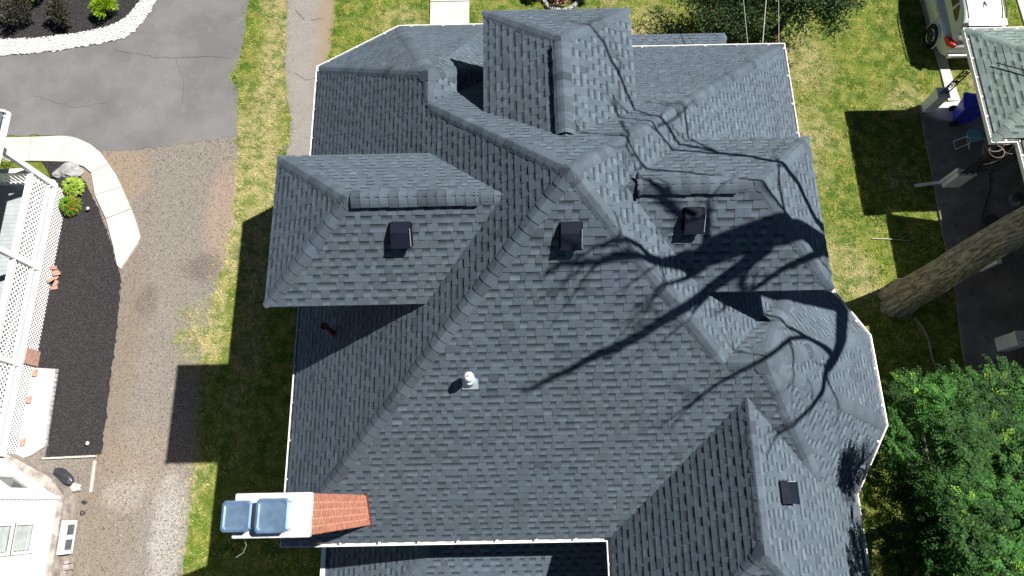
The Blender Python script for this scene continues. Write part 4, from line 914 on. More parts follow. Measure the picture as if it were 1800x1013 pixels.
# the big bare tree ---------------------------------------------------------------
LIMBS = [
   [(19.11, 8.87, 13.9, 0.325), (11.64, 5.16, 14.06, 0.177), (10.86, 4.29, 14.22, 0.137), (10.46, 3.92, 14.39, 0.114), (10.18, 3.56, 14.55, 0.074), (9.91, 3.16, 14.71, 0.055), (9.58, 2.91, 14.88, 0.04), (9.39, 2.75, 15.04, 0.027), (8.92, 2.31, 15.2, 0.013)] ,
   [(10.42, 4.1, 14.1, 0.077), (9.73, 4.32, 14.32, 0.052), (9.36, 4.45, 14.55, 0.037), (9.27, 4.72, 14.78, 0.023), (9.28, 4.89, 15.0, 0.014)] ,
   [(9.62, 4.26, 14.2, 0.047), (9.17, 4.16, 14.48, 0.041), (8.19, 3.61, 14.76, 0.034), (7.92, 3.45, 15.04, 0.03), (7.74, 3.25, 15.32, 0.026), (7.59, 3.01, 15.6, 0.013)] ,
   [(10.32, 3.74, 14.6, 0.038), (10.65, 3.49, 14.8, 0.023), (11.02, 3.33, 15.0, 0.014)] ,
   [(9.14, 4.11, 14.5, 0.027), (9.06, 3.57, 14.75, 0.018), (9.2, 3.42, 15.0, 0.009)] ,
   [(18.97, 10.23, 14.1, 0.268), (8.65, 5.21, 14.26, 0.191), (8.15, 5.25, 14.42, 0.169), (7.65, 5.19, 14.58, 0.156), (7.41, 5.21, 14.75, 0.165), (7.14, 5.15, 14.91, 0.174), (6.83, 5.08, 15.07, 0.166), (6.54, 5.0, 15.23, 0.125), (6.09, 4.86, 15.39, 0.073), (5.75, 4.89, 15.55, 0.048), (5.45, 4.99, 15.72, 0.039), (5.27, 5.01, 15.88, 0.031), (5.19, 5.02, 16.04, 0.027), (5.09, 4.98, 16.2, 0.016)] ,
   [(6.55, 4.97, 15.4, 0.091), (6.12, 4.88, 15.57, 0.053), (5.6, 4.84, 15.73, 0.039), (5.18, 4.83, 15.9, 0.035), (4.68, 4.86, 16.07, 0.032), (4.72, 4.85, 16.23, 0.024), (4.75, 4.81, 16.4, 0.012)] ,
   [(7.59, 5.1, 14.9, 0.108), (7.52, 4.92, 15.11, 0.071), (7.26, 4.66, 15.33, 0.055), (6.43, 4.13, 15.54, 0.049), (6.07, 3.91, 15.76, 0.042), (5.66, 3.72, 15.97, 0.034), (5.43, 3.63, 16.19, 0.026), (5.3, 3.59, 16.4, 0.017)] ,
   [(8.74, 5.16, 14.3, 0.069), (8.04, 4.82, 14.53, 0.046), (7.86, 4.71, 14.75, 0.038), (7.87, 4.65, 14.97, 0.03), (7.83, 4.54, 15.2, 0.017)] ,
   [(18.99, 10.44, 14.2, 0.158), (8.5, 5.65, 14.35, 0.061), (8.11, 6.16, 14.51, 0.052), (7.66, 6.36, 14.66, 0.046), (7.48, 6.66, 14.82, 0.043), (7.14, 6.88, 14.97, 0.035), (6.93, 7.25, 15.12, 0.036), (6.73, 7.43, 15.28, 0.031), (6.45, 7.62, 15.43, 0.027), (6.35, 8.0, 15.58, 0.023), (6.07, 8.66, 15.74, 0.027), (5.81, 9.16, 15.89, 0.027), (5.51, 9.42, 16.05, 0.018), (5.37, 9.68, 16.2, 0.009)] ,
   [(7.64, 5.35, 14.9, 0.037), (7.72, 5.93, 15.1, 0.029), (7.94, 6.41, 15.3, 0.025)] ,
   [(8.32, 5.03, 14.4, 0.059), (7.57, 5.36, 14.6, 0.033), (6.95, 5.69, 14.8, 0.028), (6.79, 5.9, 15.0, 0.024), (6.36, 6.17, 15.2, 0.021), (5.73, 6.41, 15.4, 0.021), (5.55, 6.64, 15.6, 0.021), (5.51, 6.86, 15.8, 0.021), (5.17, 7.06, 16.0, 0.017), (5.07, 7.33, 16.2, 0.008)] ,
   [(7.43, 6.74, 15.0, 0.026), (6.6, 7.09, 15.2, 0.027), (6.41, 7.25, 15.4, 0.022), (6.29, 7.43, 15.6, 0.022), (6.0, 7.7, 15.8, 0.018), (6.04, 7.96, 16.0, 0.009)] ,
   [(7.32, 6.96, 15.2, 0.022), (7.38, 7.45, 15.4, 0.023), (7.48, 8.26, 15.6, 0.019), (7.3, 8.38, 15.8, 0.009)] ,
   [(6.55, 5.51, 15.6, 0.037), (6.25, 5.74, 15.8, 0.044), (5.92, 5.97, 16.0, 0.032), (5.88, 6.25, 16.2, 0.016)] ,
   [(6.98, 5.18, 15.4, 0.05), (6.94, 5.5, 15.65, 0.037), (6.89, 5.84, 15.9, 0.016)] ,
   [(7.62, 5.02, 15.0, 0.042), (7.8, 4.78, 15.3, 0.034), (8.21, 4.72, 15.6, 0.018)] ,
   [(7.44, 4.69, 15.3, 0.034), (7.07, 4.36, 15.5, 0.021), (6.9, 4.11, 15.7, 0.008)] ,
   [(5.24, 4.9, 16.2, 0.02), (5.18, 4.83, 16.35, 0.016), (5.19, 4.78, 16.5, 0.008)] ,
   [(7.32, 5.2, 15.5, 0.058), (7.22, 5.0, 15.67, 0.038), (6.41, 4.61, 15.83, 0.024), (6.3, 4.51, 16.0, 0.012)] ,
   [(5.9, 7.56, 15.8, 0.022), (5.59, 6.71, 15.9, 0.016), (5.88, 6.63, 16.0, 0.012)] ,
   [(6.57, 7.49, 15.8, 0.018), (7.37, 8.03, 15.9, 0.018), (8.03, 8.63, 16.0, 0.009)] ,
]
bt = thing('bare_tree', 'massive bare tree with furrowed gray bark leaning over the right lawn', 'tree', loc=(11.68, 5.33, 0))
def bl(o): o.location = (-11.68, -5.33, 0); return o
FORK = Vector((11.5, 5.45, 13.3)); ax = [Vector((11.60, 5.56, -.1)), Vector((11.64, 5.58, .5)), Vector((11.66, 5.62, 2.0)), Vector((11.60, 5.70, 4.0)), Vector((11.5, 5.70, 6.0)), Vector((11.45, 5.6, 9.0)), FORK, Vector((11.45, 5.4, 13.9))]
rad = [.62, .50, .43, .395, .365, .33, .25, .12]
tb = MB(); NK = 120; rings = []; zz = []
T = 260; vs = []; cs = []
for i in range(T+1):
    z = -.1+i/T*13.9; j = 0
    while j < len(ax)-2 and ax[j+1].z < z: j += 1
    t = min(1, (z-ax[j].z)/(ax[j+1].z-ax[j].z)); c = ax[j].lerp(ax[j+1], t); r = rad[j]+(rad[j+1]-rad[j])*t
    for k in range(NK):
        a = 2*math.pi*k/NK; fl = math.exp(-max(0, z)*1.6); q = Vector((math.cos(a)*r, math.sin(a)*r, 0))
        w1 = mn.noise(Vector((math.cos(a)*5.2, math.sin(a)*5.2, z*1.4)))+.5*mn.noise(Vector((math.cos(a)*11, math.sin(a)*11, z*3.2)))
        rg = abs(w1); d = -.040*max(0, 1-rg*4.2)+.02*mn.noise(Vector((math.cos(a)*2, math.sin(a)*2, z*.6)))+fl*.06*math.sin(a*5+1)+fl*.05*math.sin(a*2)
        vs.append(c+q*(1+d/r)); g = max(.45, min(1.15, .55+rg*1.9)); cs.append((g, 0, .5))
tb.add(vs, [(i*NK+k, i*NK+(k+1) % NK, (i+1)*NK+(k+1) % NK, (i+1)*NK+k) for i in range(T) for k in range(NK)], cs)
bl(tb.build('trunk', 'bark', bt, smooth=True))
def chain(pts, r0=None):
    P = [Vector(p[:3]) for p in pts]; R = [p[3] for p in pts]; b = MB(); PP = []; RR = []
    for i in range(len(P)-1):
        for t in (0, .5): PP.append(P[i].lerp(P[i+1], t)+(Vector((random.gauss(0, .02), random.gauss(0, .02), random.gauss(0, .02))) if t else Vector((0, 0, 0)))); RR.append(R[i]+(R[i+1]-R[i])*t)
    PP.append(P[-1]); RR.append(R[-1]); b.tube(PP, RR, 10); return b
rt = random.Random(5)
for i, Lm in enumerate(LIMBS):
    Lm = [tuple(p) for p in Lm]
    if i == 0: Lm = [(11.5, 5.45, 13.3, .20)]+Lm[1:]
    if i == 5: Lm = [(11.5, 5.45, 13.2, .24), (10.1, 5.35, 13.9, .21)]+Lm[1:]
    if i == 9: Lm = [(9.4, 5.28, 14.1, .10)]+Lm[1:]
    k_ = 1.18 if i == 5 else (1.0 if i == 0 else 1.6 if i == 7 else 1.22)
    Lm = [(p[0], p[1], p[2], p[3]*k_) for p in Lm]; b = chain(Lm)
    # forked twigs off each limb
    if i != 1 or True:
        for q in range(rt.randint(3, 6) if len(Lm) > 4 else 2):
            k = rt.randint(max(1, int(len(Lm)*.4)), len(Lm)-1); p = Vector(Lm[k][:3]); d = (p-Vector(Lm[k-1][:3])).normalized()
            e = (d+Vector((rt.gauss(0, .7), rt.gauss(0, .7), rt.gauss(0, .2)))).normalized(); r = min(.022, Lm[k][3]*.7); pts = [p]; rr = [r]
            for s_ in range(rt.randint(3, 6)):
                e = (e+Vector((rt.gauss(0, .28), rt.gauss(0, .28), rt.gauss(0, .08)))).normalized(); pts.append(pts[-1]+e*rt.uniform(.12, .24)); rr.append(rr[-1]*.78)
                if rt.random() < .6:
                    f_ = (e+Vector((rt.gauss(0, .8), rt.gauss(0, .8), 0))).normalized(); b.tube([pts[-1], pts[-1]+f_*.14, pts[-1]+f_*.14+(f_+e).normalized()*.14], [rr[-1]*.8, rr[-1]*.6, .004], 4)
            b.tube(pts, rr, 6)
    for q in range(rt.randint(2, 5)):
        k = rt.randint(max(1, len(Lm)//2), len(Lm)-1); p = Vector(Lm[k][:3]); d = (p-Vector(Lm[k-1][:3])).normalized(); e = (d+Vector((rt.gauss(0, .6), rt.gauss(0, .6), rt.gauss(0, .25)))).normalized(); l = rt.uniform(.15, .45)
        b.tube([p, p+e*l*.5+Vector((0, 0, .02)), p+e*l], [.010, .007, .003], 5)
    bl(b.build('limb', 'bark', bt, smooth=True))
# root ridge and fallen twig
b = MB(); b.tube([(12.0, 5.0, .0), (12.2, 4.65, .03), (12.3, 4.3, .02), (12.28, 3.9, .03), (12.36, 3.5, .01), (12.4, 3.1, -.02)], [.05, .05, .035, .035, .03, .02], 8); bl(b.build('surface_root', 'bark', bt, smooth=True))
b = MB(); b.tube([(11.16, 7.53, .04), (11.6, 7.50, .05), (12.0, 7.47, .04), (12.32, 7.42, .05)], [.014, .012, .009, .004], 6); b.tube([(12.0, 7.47, .04), (12.25, 7.6, .08)], [.008, .003], 5); b.tube([(12.1, 7.46, .04), (12.3, 7.3, .06)], [.006, .003], 5)
simple_thing(b, 'fallen_twig', 'dead_twig', 'long pale fallen twig lying half in shadow on the right lawn', 'twig')
for i, (a, c, lab) in enumerate((((5.72, 10.25, 6.02), (5.98, 17, 6.9), 'leftmost of the three thin service wires above the tree'), ((6.07, 10.25, 6.02), (7.4, 17, 6.9), 'middle and brightest of the three thin service wires'), ((6.46, 10.25, 6.02), (7.4, 17.5, 6.9), 'rightmost of the three thin service wires near the roof corner'))):
    a, c = Vector(a), Vector(c); c = a+(c-a)*3; b = MB(); b.tube([a.lerp(c, t/12)-Vector((0, 0, .9*math.sin(math.pi*t/12))) for t in range(13)], .006 if i != 1 else .010, 6); simple_thing(b, 'service_wire', 'wire', lab, 'wire', 'service wires running from the roof')
# ---------------------------------------------------------------- neighbouring house with the green grey porch roof (right)
nh = thing('porch_house', 'neighbouring house at the right with green gray shingled porch roof and iron posts', 'house')
NX, NY, SX, SY, NZ, NK_ = 13.13, 12.72, 13.82, 9.06, 3.2, .5
RH = 1.83; zr = NZ+NK_*RH
NB_ = [[(NX, NY, NZ), (NX, SY, NZ), (NX+RH, NY-RH, zr)],                                     # west
       [(NX, NY, NZ), (NX+RH, NY-RH, zr), (20, NY-RH, zr), (20, NY, NZ)],                      # north
       [(NX, SY, NZ), (SX, SY, NZ), (SX+3, SY+3-1.2, NZ+NK_*1.8), (NX+RH, NY-RH, zr)],
       ]
NB_[2] = [(NX, SY, NZ), (20, SY, NZ), (20, NY-RH, zr), (NX+RH, NY-RH, zr)]
MAINN = [[(SX, 9.06, NZ), (SX, -5, NZ), (18.4, -5, NZ+NK_*4.58), (18.4, 9.06, NZ+NK_*4.58)]]
b = MB()
for P in NB_+MAINN: deck(b, P, .1, NZ+.045)
nr = b.build('roof', 'gutter_dark', nh); fm = MB(); cnt = 0
for i, P in enumerate(NB_+MAINN):
    for st in shingles(P, NZ+.045, expo=.165, seed=400+i, wmin=.14, wmax=.30):
        if i in (0, 2) and cnt < 90 and max(v[0] for s_ in st for v in s_[0]) < 16.5: mb = MB(); put(mb, st); mb.build('shingle', 'shingle_green', nr); cnt += 1
        else: put(fm, st)
fm.build('shingle_field', 'shingle_green', nr, kind='stuff')
for a, c_, PA, PB in ((NB_[0][0], NB_[0][2], NB_[0], NB_[1]), (NB_[0][1], NB_[0][2], NB_[0], NB_[2]), (NB_[0][2], (20, NY-RH, zr), NB_[1], NB_[2])):
    for c in caps(a, c_, PA, PB, wid=.13, expo=.24, seed=3): c.build('ridge_cap', 'shingle_green', nr)
gutter(nh, [(20, NY+.02), (NX-.02, NY+.02), (NX-.02, SY-.02), (SX-.02, SY-.02), (SX-.02, -5)], NZ-.02, hang=.62)
b = MB(); b.prism([(16.6, 6.3), (16.6, 11), (24, 11), (24, 6.3)], 0, 5.0); b.build('wall', 'siding', nh)
b = MB(); b.prism([(15.7, -6), (15.7, 6.0), (24, 6.0), (24, -6)], 0, 5.35); b.build('wall', 'siding', nh)
UP = [[(14.1, 6.35, 5.4), (14.1, -6.5, 5.4), (18.5, -2.75, 7.3), (18.5, 2.6, 7.3)], [(14.1, 6.35, 5.4), (18.5, 2.6, 7.3), (24, 2.6, 7.3), (24, 6.35, 5.4)], [(14.1, -6.5, 5.4), (24, -6.5, 5.4), (24, -2.75, 7.3), (18.5, -2.75, 7.3)]]
b = MB(); fm = MB()
for i, P in enumerate(UP):
    deck(b, P, .14)
    for st in shingles(P, None, expo=.165, seed=450+i, wmin=.14, wmax=.30): put(fm, st)
ur = b.build('upper_roof', 'white', nh); fm.build('shingle_field', 'shingle_green', ur, kind='stuff')
def scroll(b, c, r, ax, turns=1.4, w_=.012):
    pts = []
    for i in range(22):
        t = i/21; a = t*turns*2*math.pi; q = r*(1-.72*t); v = [c[0], c[1], c[2]+math.sin(a)*q]; v[ax] += math.cos(a)*q; pts.append(tuple(v))
    b.tube(pts, w_, 5)
def pillar(c, d, h, name, iron=True, lab=None):
    p = thing('porch_pillar', lab, 'pillar', 'white pillars along the patio')
    b = MB(); b.box((c[0], c[1], h/2), (d[0], d[1], h)); o_ = b.build('pillar_body', 'white', p); m_ = o_.modifiers.new('b', 'BEVEL'); m_.width = .012
    b = MB(); b.box((c[0], c[1], h+.02), (d[0]+.03, d[1]+.03, .04)); b.build('pillar_cap', 'white', p)
    if iron:
        x0, x1 = c[0]-d[0]*.32, c[0]+d[0]*.32; y0 = c[1]-d[1]*.1
        b = MB()
        for x_ in (x0, x1): b.bar((x_, y0, h), (x_, y0, NZ-.05), .028, .028)
        for z in (h+.06, h+.7, 2.5, NZ-.12): b.bar((x0, y0, z), (x1, y0, z), .02, .02)
        b.build('iron_post', 'iron', p); z = h+.2; k = 0
        b = MB()
        while z < NZ-.25: scroll(b, ((x0+x1)/2, y0, z), (x1-x0)*.42, 0, 1.3 if k % 2 else -1.3, .014); z += .24; k += 1
        b.bar((x0, y0, h+.1), (x1, y0, NZ-.2), .014, .014); b.build('iron_scroll', 'iron', p)
    return p
pillar((13.74, 12.05), (.36, .34), .92, '', True, 'white pillar with black iron post at the far corner of the patio near the car')
p2_ = pillar((13.92, 9.28), (.54, .20), .88, '', True, 'low white pillar with iron trellis beside the white downspout')
b = MB()
for x_ in np.linspace(13.7, 14.6, 6): b.bar((float(x_), 9.22, .9), (float(x_)+.1, 9.12, NZ-.1), .022, .022)
for z in (1.2, 1.7, 2.2, 2.7): b.bar((13.7, 9.2, z), (14.6, 9.2, z), .018, .018)
b.build('iron_trellis', 'iron', p2_)
pillar((14.28, 6.52), (.12, .30), .85, '', False, 'narrow white pillar just below the leaning trunk')
p4_ = pillar((14.38, 4.10), (.36, .40), .92, '', False, 'white pillar with black iron scroll just above the locust foliage')
b = MB(); scroll(b, (14.5, 4.05, 1.12), .12, 0, 1.3, .018); b.bar((14.38, 4.05, .96), (14.38, 4.05, 3.1), .03, .03); b.bar((14.62, 4.05, .96), (14.62, 4.05, 3.1), .03, .03); b.build('iron_scroll', 'iron', p4_)
ds = thing('downspout', 'white downspout with its straight extension lying across the shaded grass', 'downspout')
b = MB(); b.bar((13.58, 9.34, .08), (13.60, 9.34, 1.05), .08, .06); b.build('vertical_pipe', 'gutter', ds)
b = MB(); b.bar((12.82, 9.27, .06), (13.60, 9.36, .08), .09, .07); b.build('extension', 'gutter', ds)
# bare vines on the eave
vg = thing('bare_vine', 'tangle of pale bare vine stems hanging at the porch roof corner', 'vine')
rv_ = random.Random(9)
for i in range(13):
    p = Vector((13.25+rv_.uniform(0, .9), 9.0+rv_.uniform(-.1, .25), 3.1)); pts = [p]; d = Vector((rv_.uniform(-.3, 1), rv_.uniform(-1, .3), rv_.uniform(-.1, .3))).normalized(); cu = rv_.uniform(-.55, .55)
    for k in range(12): d = Matrix.Rotation(cu, 3, 'Z')@d; d.z -= .03; p = p+d*.085; pts.append(p.copy())
    b = MB(); b.tube(pts, [.011-.0006*k for k in range(13)], 5); b.build('vine_stem', 'vine', vg)
for i in range(3):
    p = Vector((14.1+.5*i, 9.1+.3*i, 3.45+.12*i)); pts = [p]; d = Vector((1, .8-.5*i, .35)).normalized()
    for k in range(9): d = Matrix.Rotation(rv_.uniform(-.35, .35), 3, 'Z')@d; p = p+d*.12; p.z = 3.28+.5*(p.y-9.06); pts.append(p.copy())
    b = MB(); b.tube(pts, .009, 5); b.build('vine_stem', 'vine', vg)
b = MB(); b.tube([(13.55+.2*t, 11.35-.17*t, 3.30+.5*(.42+.2*t)+.0) for t in np.linspace(0, 9, 12)], .016, 6); simple_thing(b, 'roof_cable', 'iron', 'dark sagging cable crossing the green gray porch roof', 'cable')
# cable and clutter on the patio
b = MB(); b.tube([(15.26, 9.6, .09), (15.15, 9.1, .085), (14.9, 8.6, .085), (14.7, 8.2, .085), (14.61, 7.94, .09)], .014, 5); simple_thing(b, 'floor_cable', 'iron', 'thin black cable running down the shaded patio', 'cable')
pt = thing('plant_pot', 'dark round pot on the shaded patio against the trunk', 'pot'); b = MB(); b.tube([(14.75, 7.86, .07), (14.75, 7.86, .36)], [.17, .25], 20); b.build('pot_body', 'trim_grey', pt); b = MB(); b.tube([(14.75, 7.86, .34), (14.75, 7.86, .38)], [.27, .27], 20); b.build('pot_rim', 'trim_grey', pt)
pt = thing('plant_pot', 'small dark pot with pale saucer near the right edge of the patio', 'pot'); b = MB(); b.tube([(15.85, 8.75, .07), (15.85, 8.75, .28)], [.11, .15], 16); b.build('pot_body', 'trim_grey', pt); b = MB(); b.tube([(15.8, 8.68, .07), (15.8, 8.68, .09)], [.17, .19], 20); b.build('saucer', 'lead', pt)

# ---------------------------------------------------------------- blue wheeled bin
bn = thing('recycling_bin', 'blue wheeled recycling bin standing under the porch roof edge', 'bin', loc=(14.68, 11.62, .07)); bn.rotation_euler = (0, 0, math.radians(80))
def frus(b, z0, z1, a0, a1, oy0=0, oy1=0, col=(1, 0, .5)):
    V = [(-a0[0], -a0[1]+oy0, z0), (a0[0], -a0[1]+oy0, z0), (a0[0], a0[1]+oy0, z0), (-a0[0], a0[1]+oy0, z0), (-a1[0], -a1[1]+oy1, z1), (a1[0], -a1[1]+oy1, z1), (a1[0], a1[1]+oy1, z1), (-a1[0], a1[1]+oy1, z1)]
    b.add(V, [(3, 2, 1, 0), (4, 5, 6, 7), (0, 1, 5, 4), (1, 2, 6, 5), (2, 3, 7, 6), (3, 0, 4, 7)], col)
b = MB(); frus(b, .06, .92, (.20, .23), (.27, .33), 0, .03); frus(b, .92, .96, (.30, .36), (.30, .36), .03, .03); o_ = b.build('bin_body', 'plastic_blue', bn); m_ = o_.modifiers.new('b', 'BEVEL'); m_.width = .02; m_.segments = 2
b = MB(); frus(b, .965, 1.0, (.31, .39), (.31, .38), .02, .02); frus(b, 1.0, 1.06, (.29, .34), (.22, .24), .02, 0); o_ = b.build('lid', 'plastic_blue', bn); m_ = o_.modifiers.new('b', 'BEVEL'); m_.width = .015; m_.segments = 2
b = MB(); b.tube([(-.24, .42, .97), (.24, .42, .97)], .018, 8); b.bar((-.24, .36, .95), (-.24, .43, .97), .03, .03); b.bar((.24, .36, .95), (.24, .43, .97), .03, .03); b.build('handle', 'plastic_blue', bn)
for sx in (-1, 1):
    b = MB(); b.tube([(sx*.26, .24, .12), (sx*.32, .24, .12)], .125, 20); w_ = b.build('wheel', 'rubber', bn); b = MB(); b.tube([(sx*.322, .24, .12), (sx*.328, .24, .12)], .05, 12); b.build('hub', 'trim_grey', w_)
b = MB(); b.box((0, -.335, .72), (.16, .006, .16)); b.build('pale_emblem', 'lead', bn)
# small round folding table
tb_ = thing('side_table', 'small round teal folding table with thin pale legs on the patio', 'table', loc=(14.58, 10.66, .07))
b = MB(); b.tube([(0, 0, .62), (0, 0, .635), (0, 0, .65)], [.215, .235, .228], 40); b.build('table_top', 'teal', tb_)
for s_ in (-1, 1):
    b = MB(); b.tube([(-.16, s_*.13, .62), (.20, s_*.17, 0)], .010, 6); b.build('leg', 'white', tb_); b = MB(); b.tube([(.16, s_*.11, .62), (-.24, s_*.15, 0)], .010, 6); b.build('leg', 'white', tb_)
b = MB(); b.tube([(.20, -.17, .01), (.20, .17, .01)], .009, 6); b.tube([(-.24, -.15, .01), (-.24, .15, .01)], .009, 6); b.build('leg_brace', 'white', tb_)

# ---------------------------------------------------------------- silver estate car, rear towards the patio
car = thing('parked_car', 'silver sport utility car parked on the grass behind the porch roof', 'car', loc=(15.18, 13.72, 0))
# lofted body: stations along y (0 = rear bumper), each a half section of (x, z)
def section(y, w, zb, zs, zt, tuck=.04):
    """lower body half section from sill to beltline"""
    return [(y, w-.10, zb), (y, w-.01, zb+.10), (y, w, (zb+zs)/2), (y, w-.015, zs), (y, w-tuck-.03, zt)]
ST = [(0.0, .70, .42, .62, .80), (.06, .84, .36, .66, .98), (.25, .93, .30, .72, 1.04), (.8, .96, .26, .74, 1.05), (1.6, .965, .24, .72, 1.03), (2.6, .965, .24, .70, 1.01), (3.3, .955, .26, .70, 1.0), (3.9, .93, .30, .68, .94), (4.35, .86, .36, .64, .82), (4.55, .66, .42, .58, .70)]
def loft(S, closed_top=True):
    V = []; F = []; n = len(S[0])*2
    for sec in S:
        for (y, x, z) in sec: V.append((x, y, z))
        for (y, x, z) in sec[::-1]: V.append((-x, y, z))
    for i in range(len(S)-1):
        for j in range(n): F.append((i*n+j, i*n+(j+1) % n, (i+1)*n+(j+1) % n, (i+1)*n+j))
    F.append(tuple(range(n-1, -1, -1))); F.append(tuple(range((len(S)-1)*n, len(S)*n))); return V, F
V, F = loft([section(*a) for a in ST]); b = MB(); b.add(V, F); body = b.build('body', 'car', car, smooth=True)
m_ = body.modifiers.new('s', 'SUBSURF'); m_.levels = 2; m_.render_levels = 2
for y_, r_ in ((.88, .42), (3.62, .42)):      # wheel arches cut as dark lips + wheels
    for sx in (-1, 1):
        b = MB(); pts = [(sx*.955, y_+r_*math.cos(a), .36+r_*math.sin(a)) for a in np.linspace(-.35, math.pi+.35, 18)]; b.tube(pts, .028, 6); b.build('arch_trim', 'car', car)
        b = MB(); b.tube([(sx*.80, y_, .36), (sx*.962, y_, .36)], .40, 28); b.build('wheel_well', 'rubber', car)
        b = MB(); b.tube([(sx*.76, y_, .345), (sx*.78, y_, .345), (sx*.975, y_, .345), (sx*.99, y_, .345)], [.30, .345, .345, .31], 28); wl = b.build('wheel', 'rubber', car)
        b = MB()
        for k in range(10):
            a = k*2*math.pi/10; b.bar((sx*.995, y_, .345), (sx*.995, y_+.22*math.cos(a), .345+.22*math.sin(a)), .035, .02, up=(1, 0, 0))
        b.tube([(sx*.985, y_, .345), (sx*1.0, y_, .345)], .05, 12); pts = [(sx*.993, y_+.225*math.cos(a), .345+.225*math.sin(a)) for a in np.linspace(0, 2*math.pi, 24)]; b.tube(pts, .014, 5, cap=False); b.build('rim', 'chrome', wl)
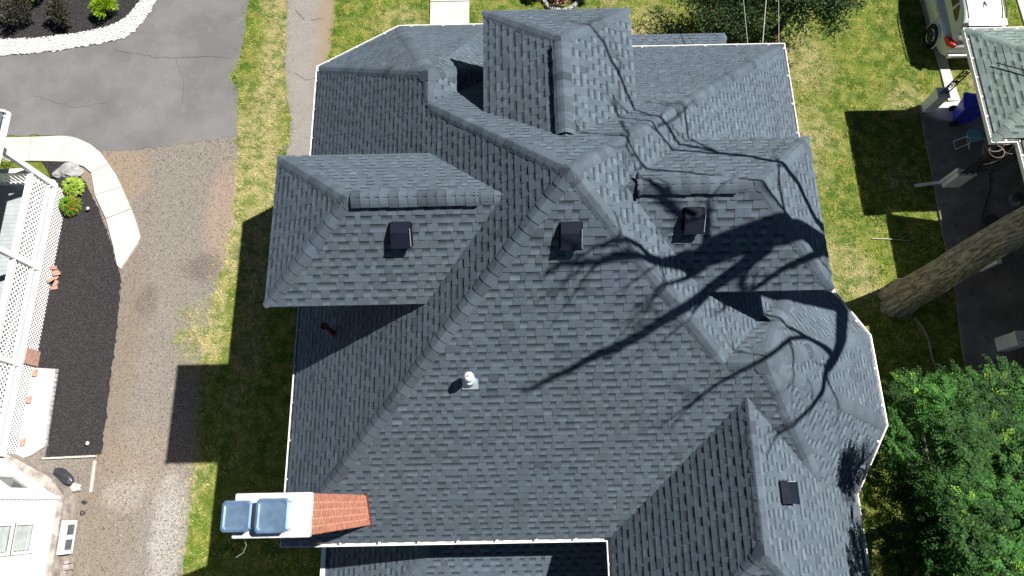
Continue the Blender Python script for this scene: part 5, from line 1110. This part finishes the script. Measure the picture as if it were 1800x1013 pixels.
# greenhouse
G = [(.10, .80, .99, 1.04), (.32, .80, 1.0, 1.40), (.62, .78, 1.0, 1.62), (1.2, .78, 1.0, 1.70), (2.2, .78, 1.0, 1.71), (2.75, .77, .99, 1.60), (3.35, .74, .98, 1.10), (3.5, .70, .97, 1.0)]
S = [[(y, w, z0), (y, w+.03, z0+.05), (y, w-.06*(z1-z0)/.7, z0+(z1-z0)*.55), (y, w-.14*(z1-z0)/.7, z1-.03), (y, w-.24*(z1-z0)/.7, z1)] for (y, w, z0, z1) in G]
V, F = loft(S); b = MB(); b.add(V, F); gh = b.build('cabin', 'car', car, smooth=True); m_ = gh.modifiers.new('s', 'SUBSURF'); m_.levels = 2; m_.render_levels = 2
for sx in (-1, 1):
    def P_(y, k):      # point on the cabin side
        for i in range(len(G)-1):
            if G[i][0] <= y <= G[i+1][0]:
                t = (y-G[i][0])/(G[i+1][0]-G[i][0]); w_ = G[i][1]+(G[i+1][1]-G[i][1])*t; z0 = G[i][2]+(G[i+1][2]-G[i][2])*t; z1 = G[i][3]+(G[i+1][3]-G[i][3])*t
                return (sx*(w_+.020-(.15*k)*(z1-z0)/.7), y, z0+.05+(z1-z0-.05)*k)
    for nm, ys in (('rear_quarter_window', [(.62, .12, .12), (.78, .10, .55), (1.02, .10, .70), (1.18, .10, .74)]), ('rear_door_window', [(1.26, .10, .75), (1.7, .10, .78), (2.12, .10, .78)]), ('front_door_window', [(2.2, .10, .78), (2.6, .10, .74), (2.95, .10, .66), (3.2, .12, .3)])):
        V = []; 
        for y_, k0, k1 in ys: V += [P_(y_, k0), P_(y_, k1)]
        n_ = len(ys); F = [(2*i, 2*i+1, 2*i+3, 2*i+2) for i in range(n_-1)]; V2 = [(v[0]-sx*.03, v[1], v[2]) for v in V]; m2 = len(V)
        F2 = F+[tuple(j+m2 for j in f[::-1]) for f in F]+[(2*i, 2*i+2, 2*i+2+m2, 2*i+m2) for i in range(n_-1)]+[(2*i+1, 2*i+1+m2, 2*i+3+m2, 2*i+3) for i in range(n_-1)]+[(0, m2, 1+m2, 1), (2*n_-2, 2*n_-1, 2*n_-1+m2, 2*n_-2+m2)]
        b = MB(); b.add(V+V2, F2); b.build(nm, 'car_glass', car)
    b = MB(); b.tube([(sx*.60, .55, 1.655), (sx*.615, .75, 1.72), (sx*.62, 1.4, 1.755), (sx*.62, 2.2, 1.75), (sx*.60, 2.5, 1.70)], .020, 8); b.build('roof_rail', 'trim_grey', car)
    b = MB(); b.bar((sx*.975, 1.42, .90), (sx*.975, 1.62, .90), .03, .03); b.build('door_handle', 'chrome', car)
    b = MB(); b.box((sx*1.06, 3.0, 1.05), (.20, .12, .14)); o_ = b.build('wing_mirror', 'car', car); m_ = o_.modifiers.new('b', 'BEVEL'); m_.width = .03; m_.segments = 3
    b = MB(); b.add([(sx*.905, .12, .84), (sx*.955, .42, .86), (sx*.945, .44, 1.0), (sx*.87, .12, 1.0), (sx*.70, .015, .86), (sx*.70, .02, 1.0), (sx*.80, .3, .86), (sx*.80, .3, 1.0)], [(0, 1, 2, 3), (4, 0, 3, 5), (3, 2, 7, 5), (0, 4, 6, 1), (1, 6, 7, 2), (4, 5, 7, 6)]); b.build('tail_light', 'lamp_red', car)
    b = MB(); b.add([(sx*.97, 1.22, .42), (sx*.975, 2.18, .42), (sx*.975, 2.18, .45), (sx*.97, 1.22, .45), (sx*.93, 1.22, .42), (sx*.93, 2.18, .42), (sx*.93, 2.18, .45), (sx*.93, 1.22, .45)], [(0, 1, 2, 3), (7, 6, 5, 4), (3, 2, 6, 7), (0, 4, 5, 1), (0, 3, 7, 4), (1, 5, 6, 2)]); b.build('door_trim', 'chrome', car)
    b = MB(); b.bar((sx*.967, 1.20, .34), (sx*.967, 1.20, 1.0), .012, .008, up=(1, 0, 0)); b.build('door_gap', 'rubber', car)
b = MB(); b.add([(-.64, .13, 1.06), (.64, .13, 1.06), (.56, .40, 1.46), (-.56, .40, 1.46), (-.64, .20, 1.04), (.64, .20, 1.04), (.56, .47, 1.43), (-.56, .47, 1.43)], [(0, 1, 2, 3), (7, 6, 5, 4), (0, 4, 5, 1), (1, 5, 6, 2), (2, 6, 7, 3), (3, 7, 4, 0)]); b.build('rear_window', 'car_glass', car)
b = MB(); b.box((0, .42, 1.60), (1.22, .22, .05), R=Matrix.Rotation(.25, 3, 'X')); o_ = b.build('roof_spoiler', 'car', car); m_ = o_.modifiers.new('b', 'BEVEL'); m_.width = .02
b = MB(); b.box((0, -.01, .52), (1.5, .14, .16)); o_ = b.build('rear_bumper', 'car', car); m_ = o_.modifiers.new('b', 'BEVEL'); m_.width = .05; m_.segments = 3
b = MB(); b.box((0, -.085, .50), (1.1, .02, .07)); b.build('bumper_strip', 'trim_grey', car)
b = MB(); b.add([(-.02, .95, 1.70), (.02, .95, 1.70), (.02, 1.15, 1.70), (-.02, 1.15, 1.70), (0, .93, 1.77)], [(3, 2, 1, 0), (0, 1, 4), (1, 2, 4), (2, 3, 4), (3, 0, 4)]); b.build('roof_antenna', 'trim_grey', car)

# ---------------------------------------------------------------- put every thing's origin at its own base
bpy.context.view_layer.update()
for r in [o for o in COL.objects if o.parent is None and o.type in ('EMPTY', 'MESH') and not o.get('kind')]:
    if r.location.length > 1e-6: continue
    pts = [o.matrix_world@Vector(c) for o in [r]+list(r.children_recursive) if o.type == 'MESH' for c in o.bound_box]
    if not pts: continue
    c = Vector(((min(p.x for p in pts)+max(p.x for p in pts))/2, (min(p.y for p in pts)+max(p.y for p in pts))/2, min(p.z for p in pts)))
    if r.type == 'MESH': r.data.transform(Matrix.Translation(-c)); r.location = c
    else:
        r.location = c
        for ch_ in r.children: ch_.location = Vector(ch_.location)-c
print('objects', len(COL.objects))
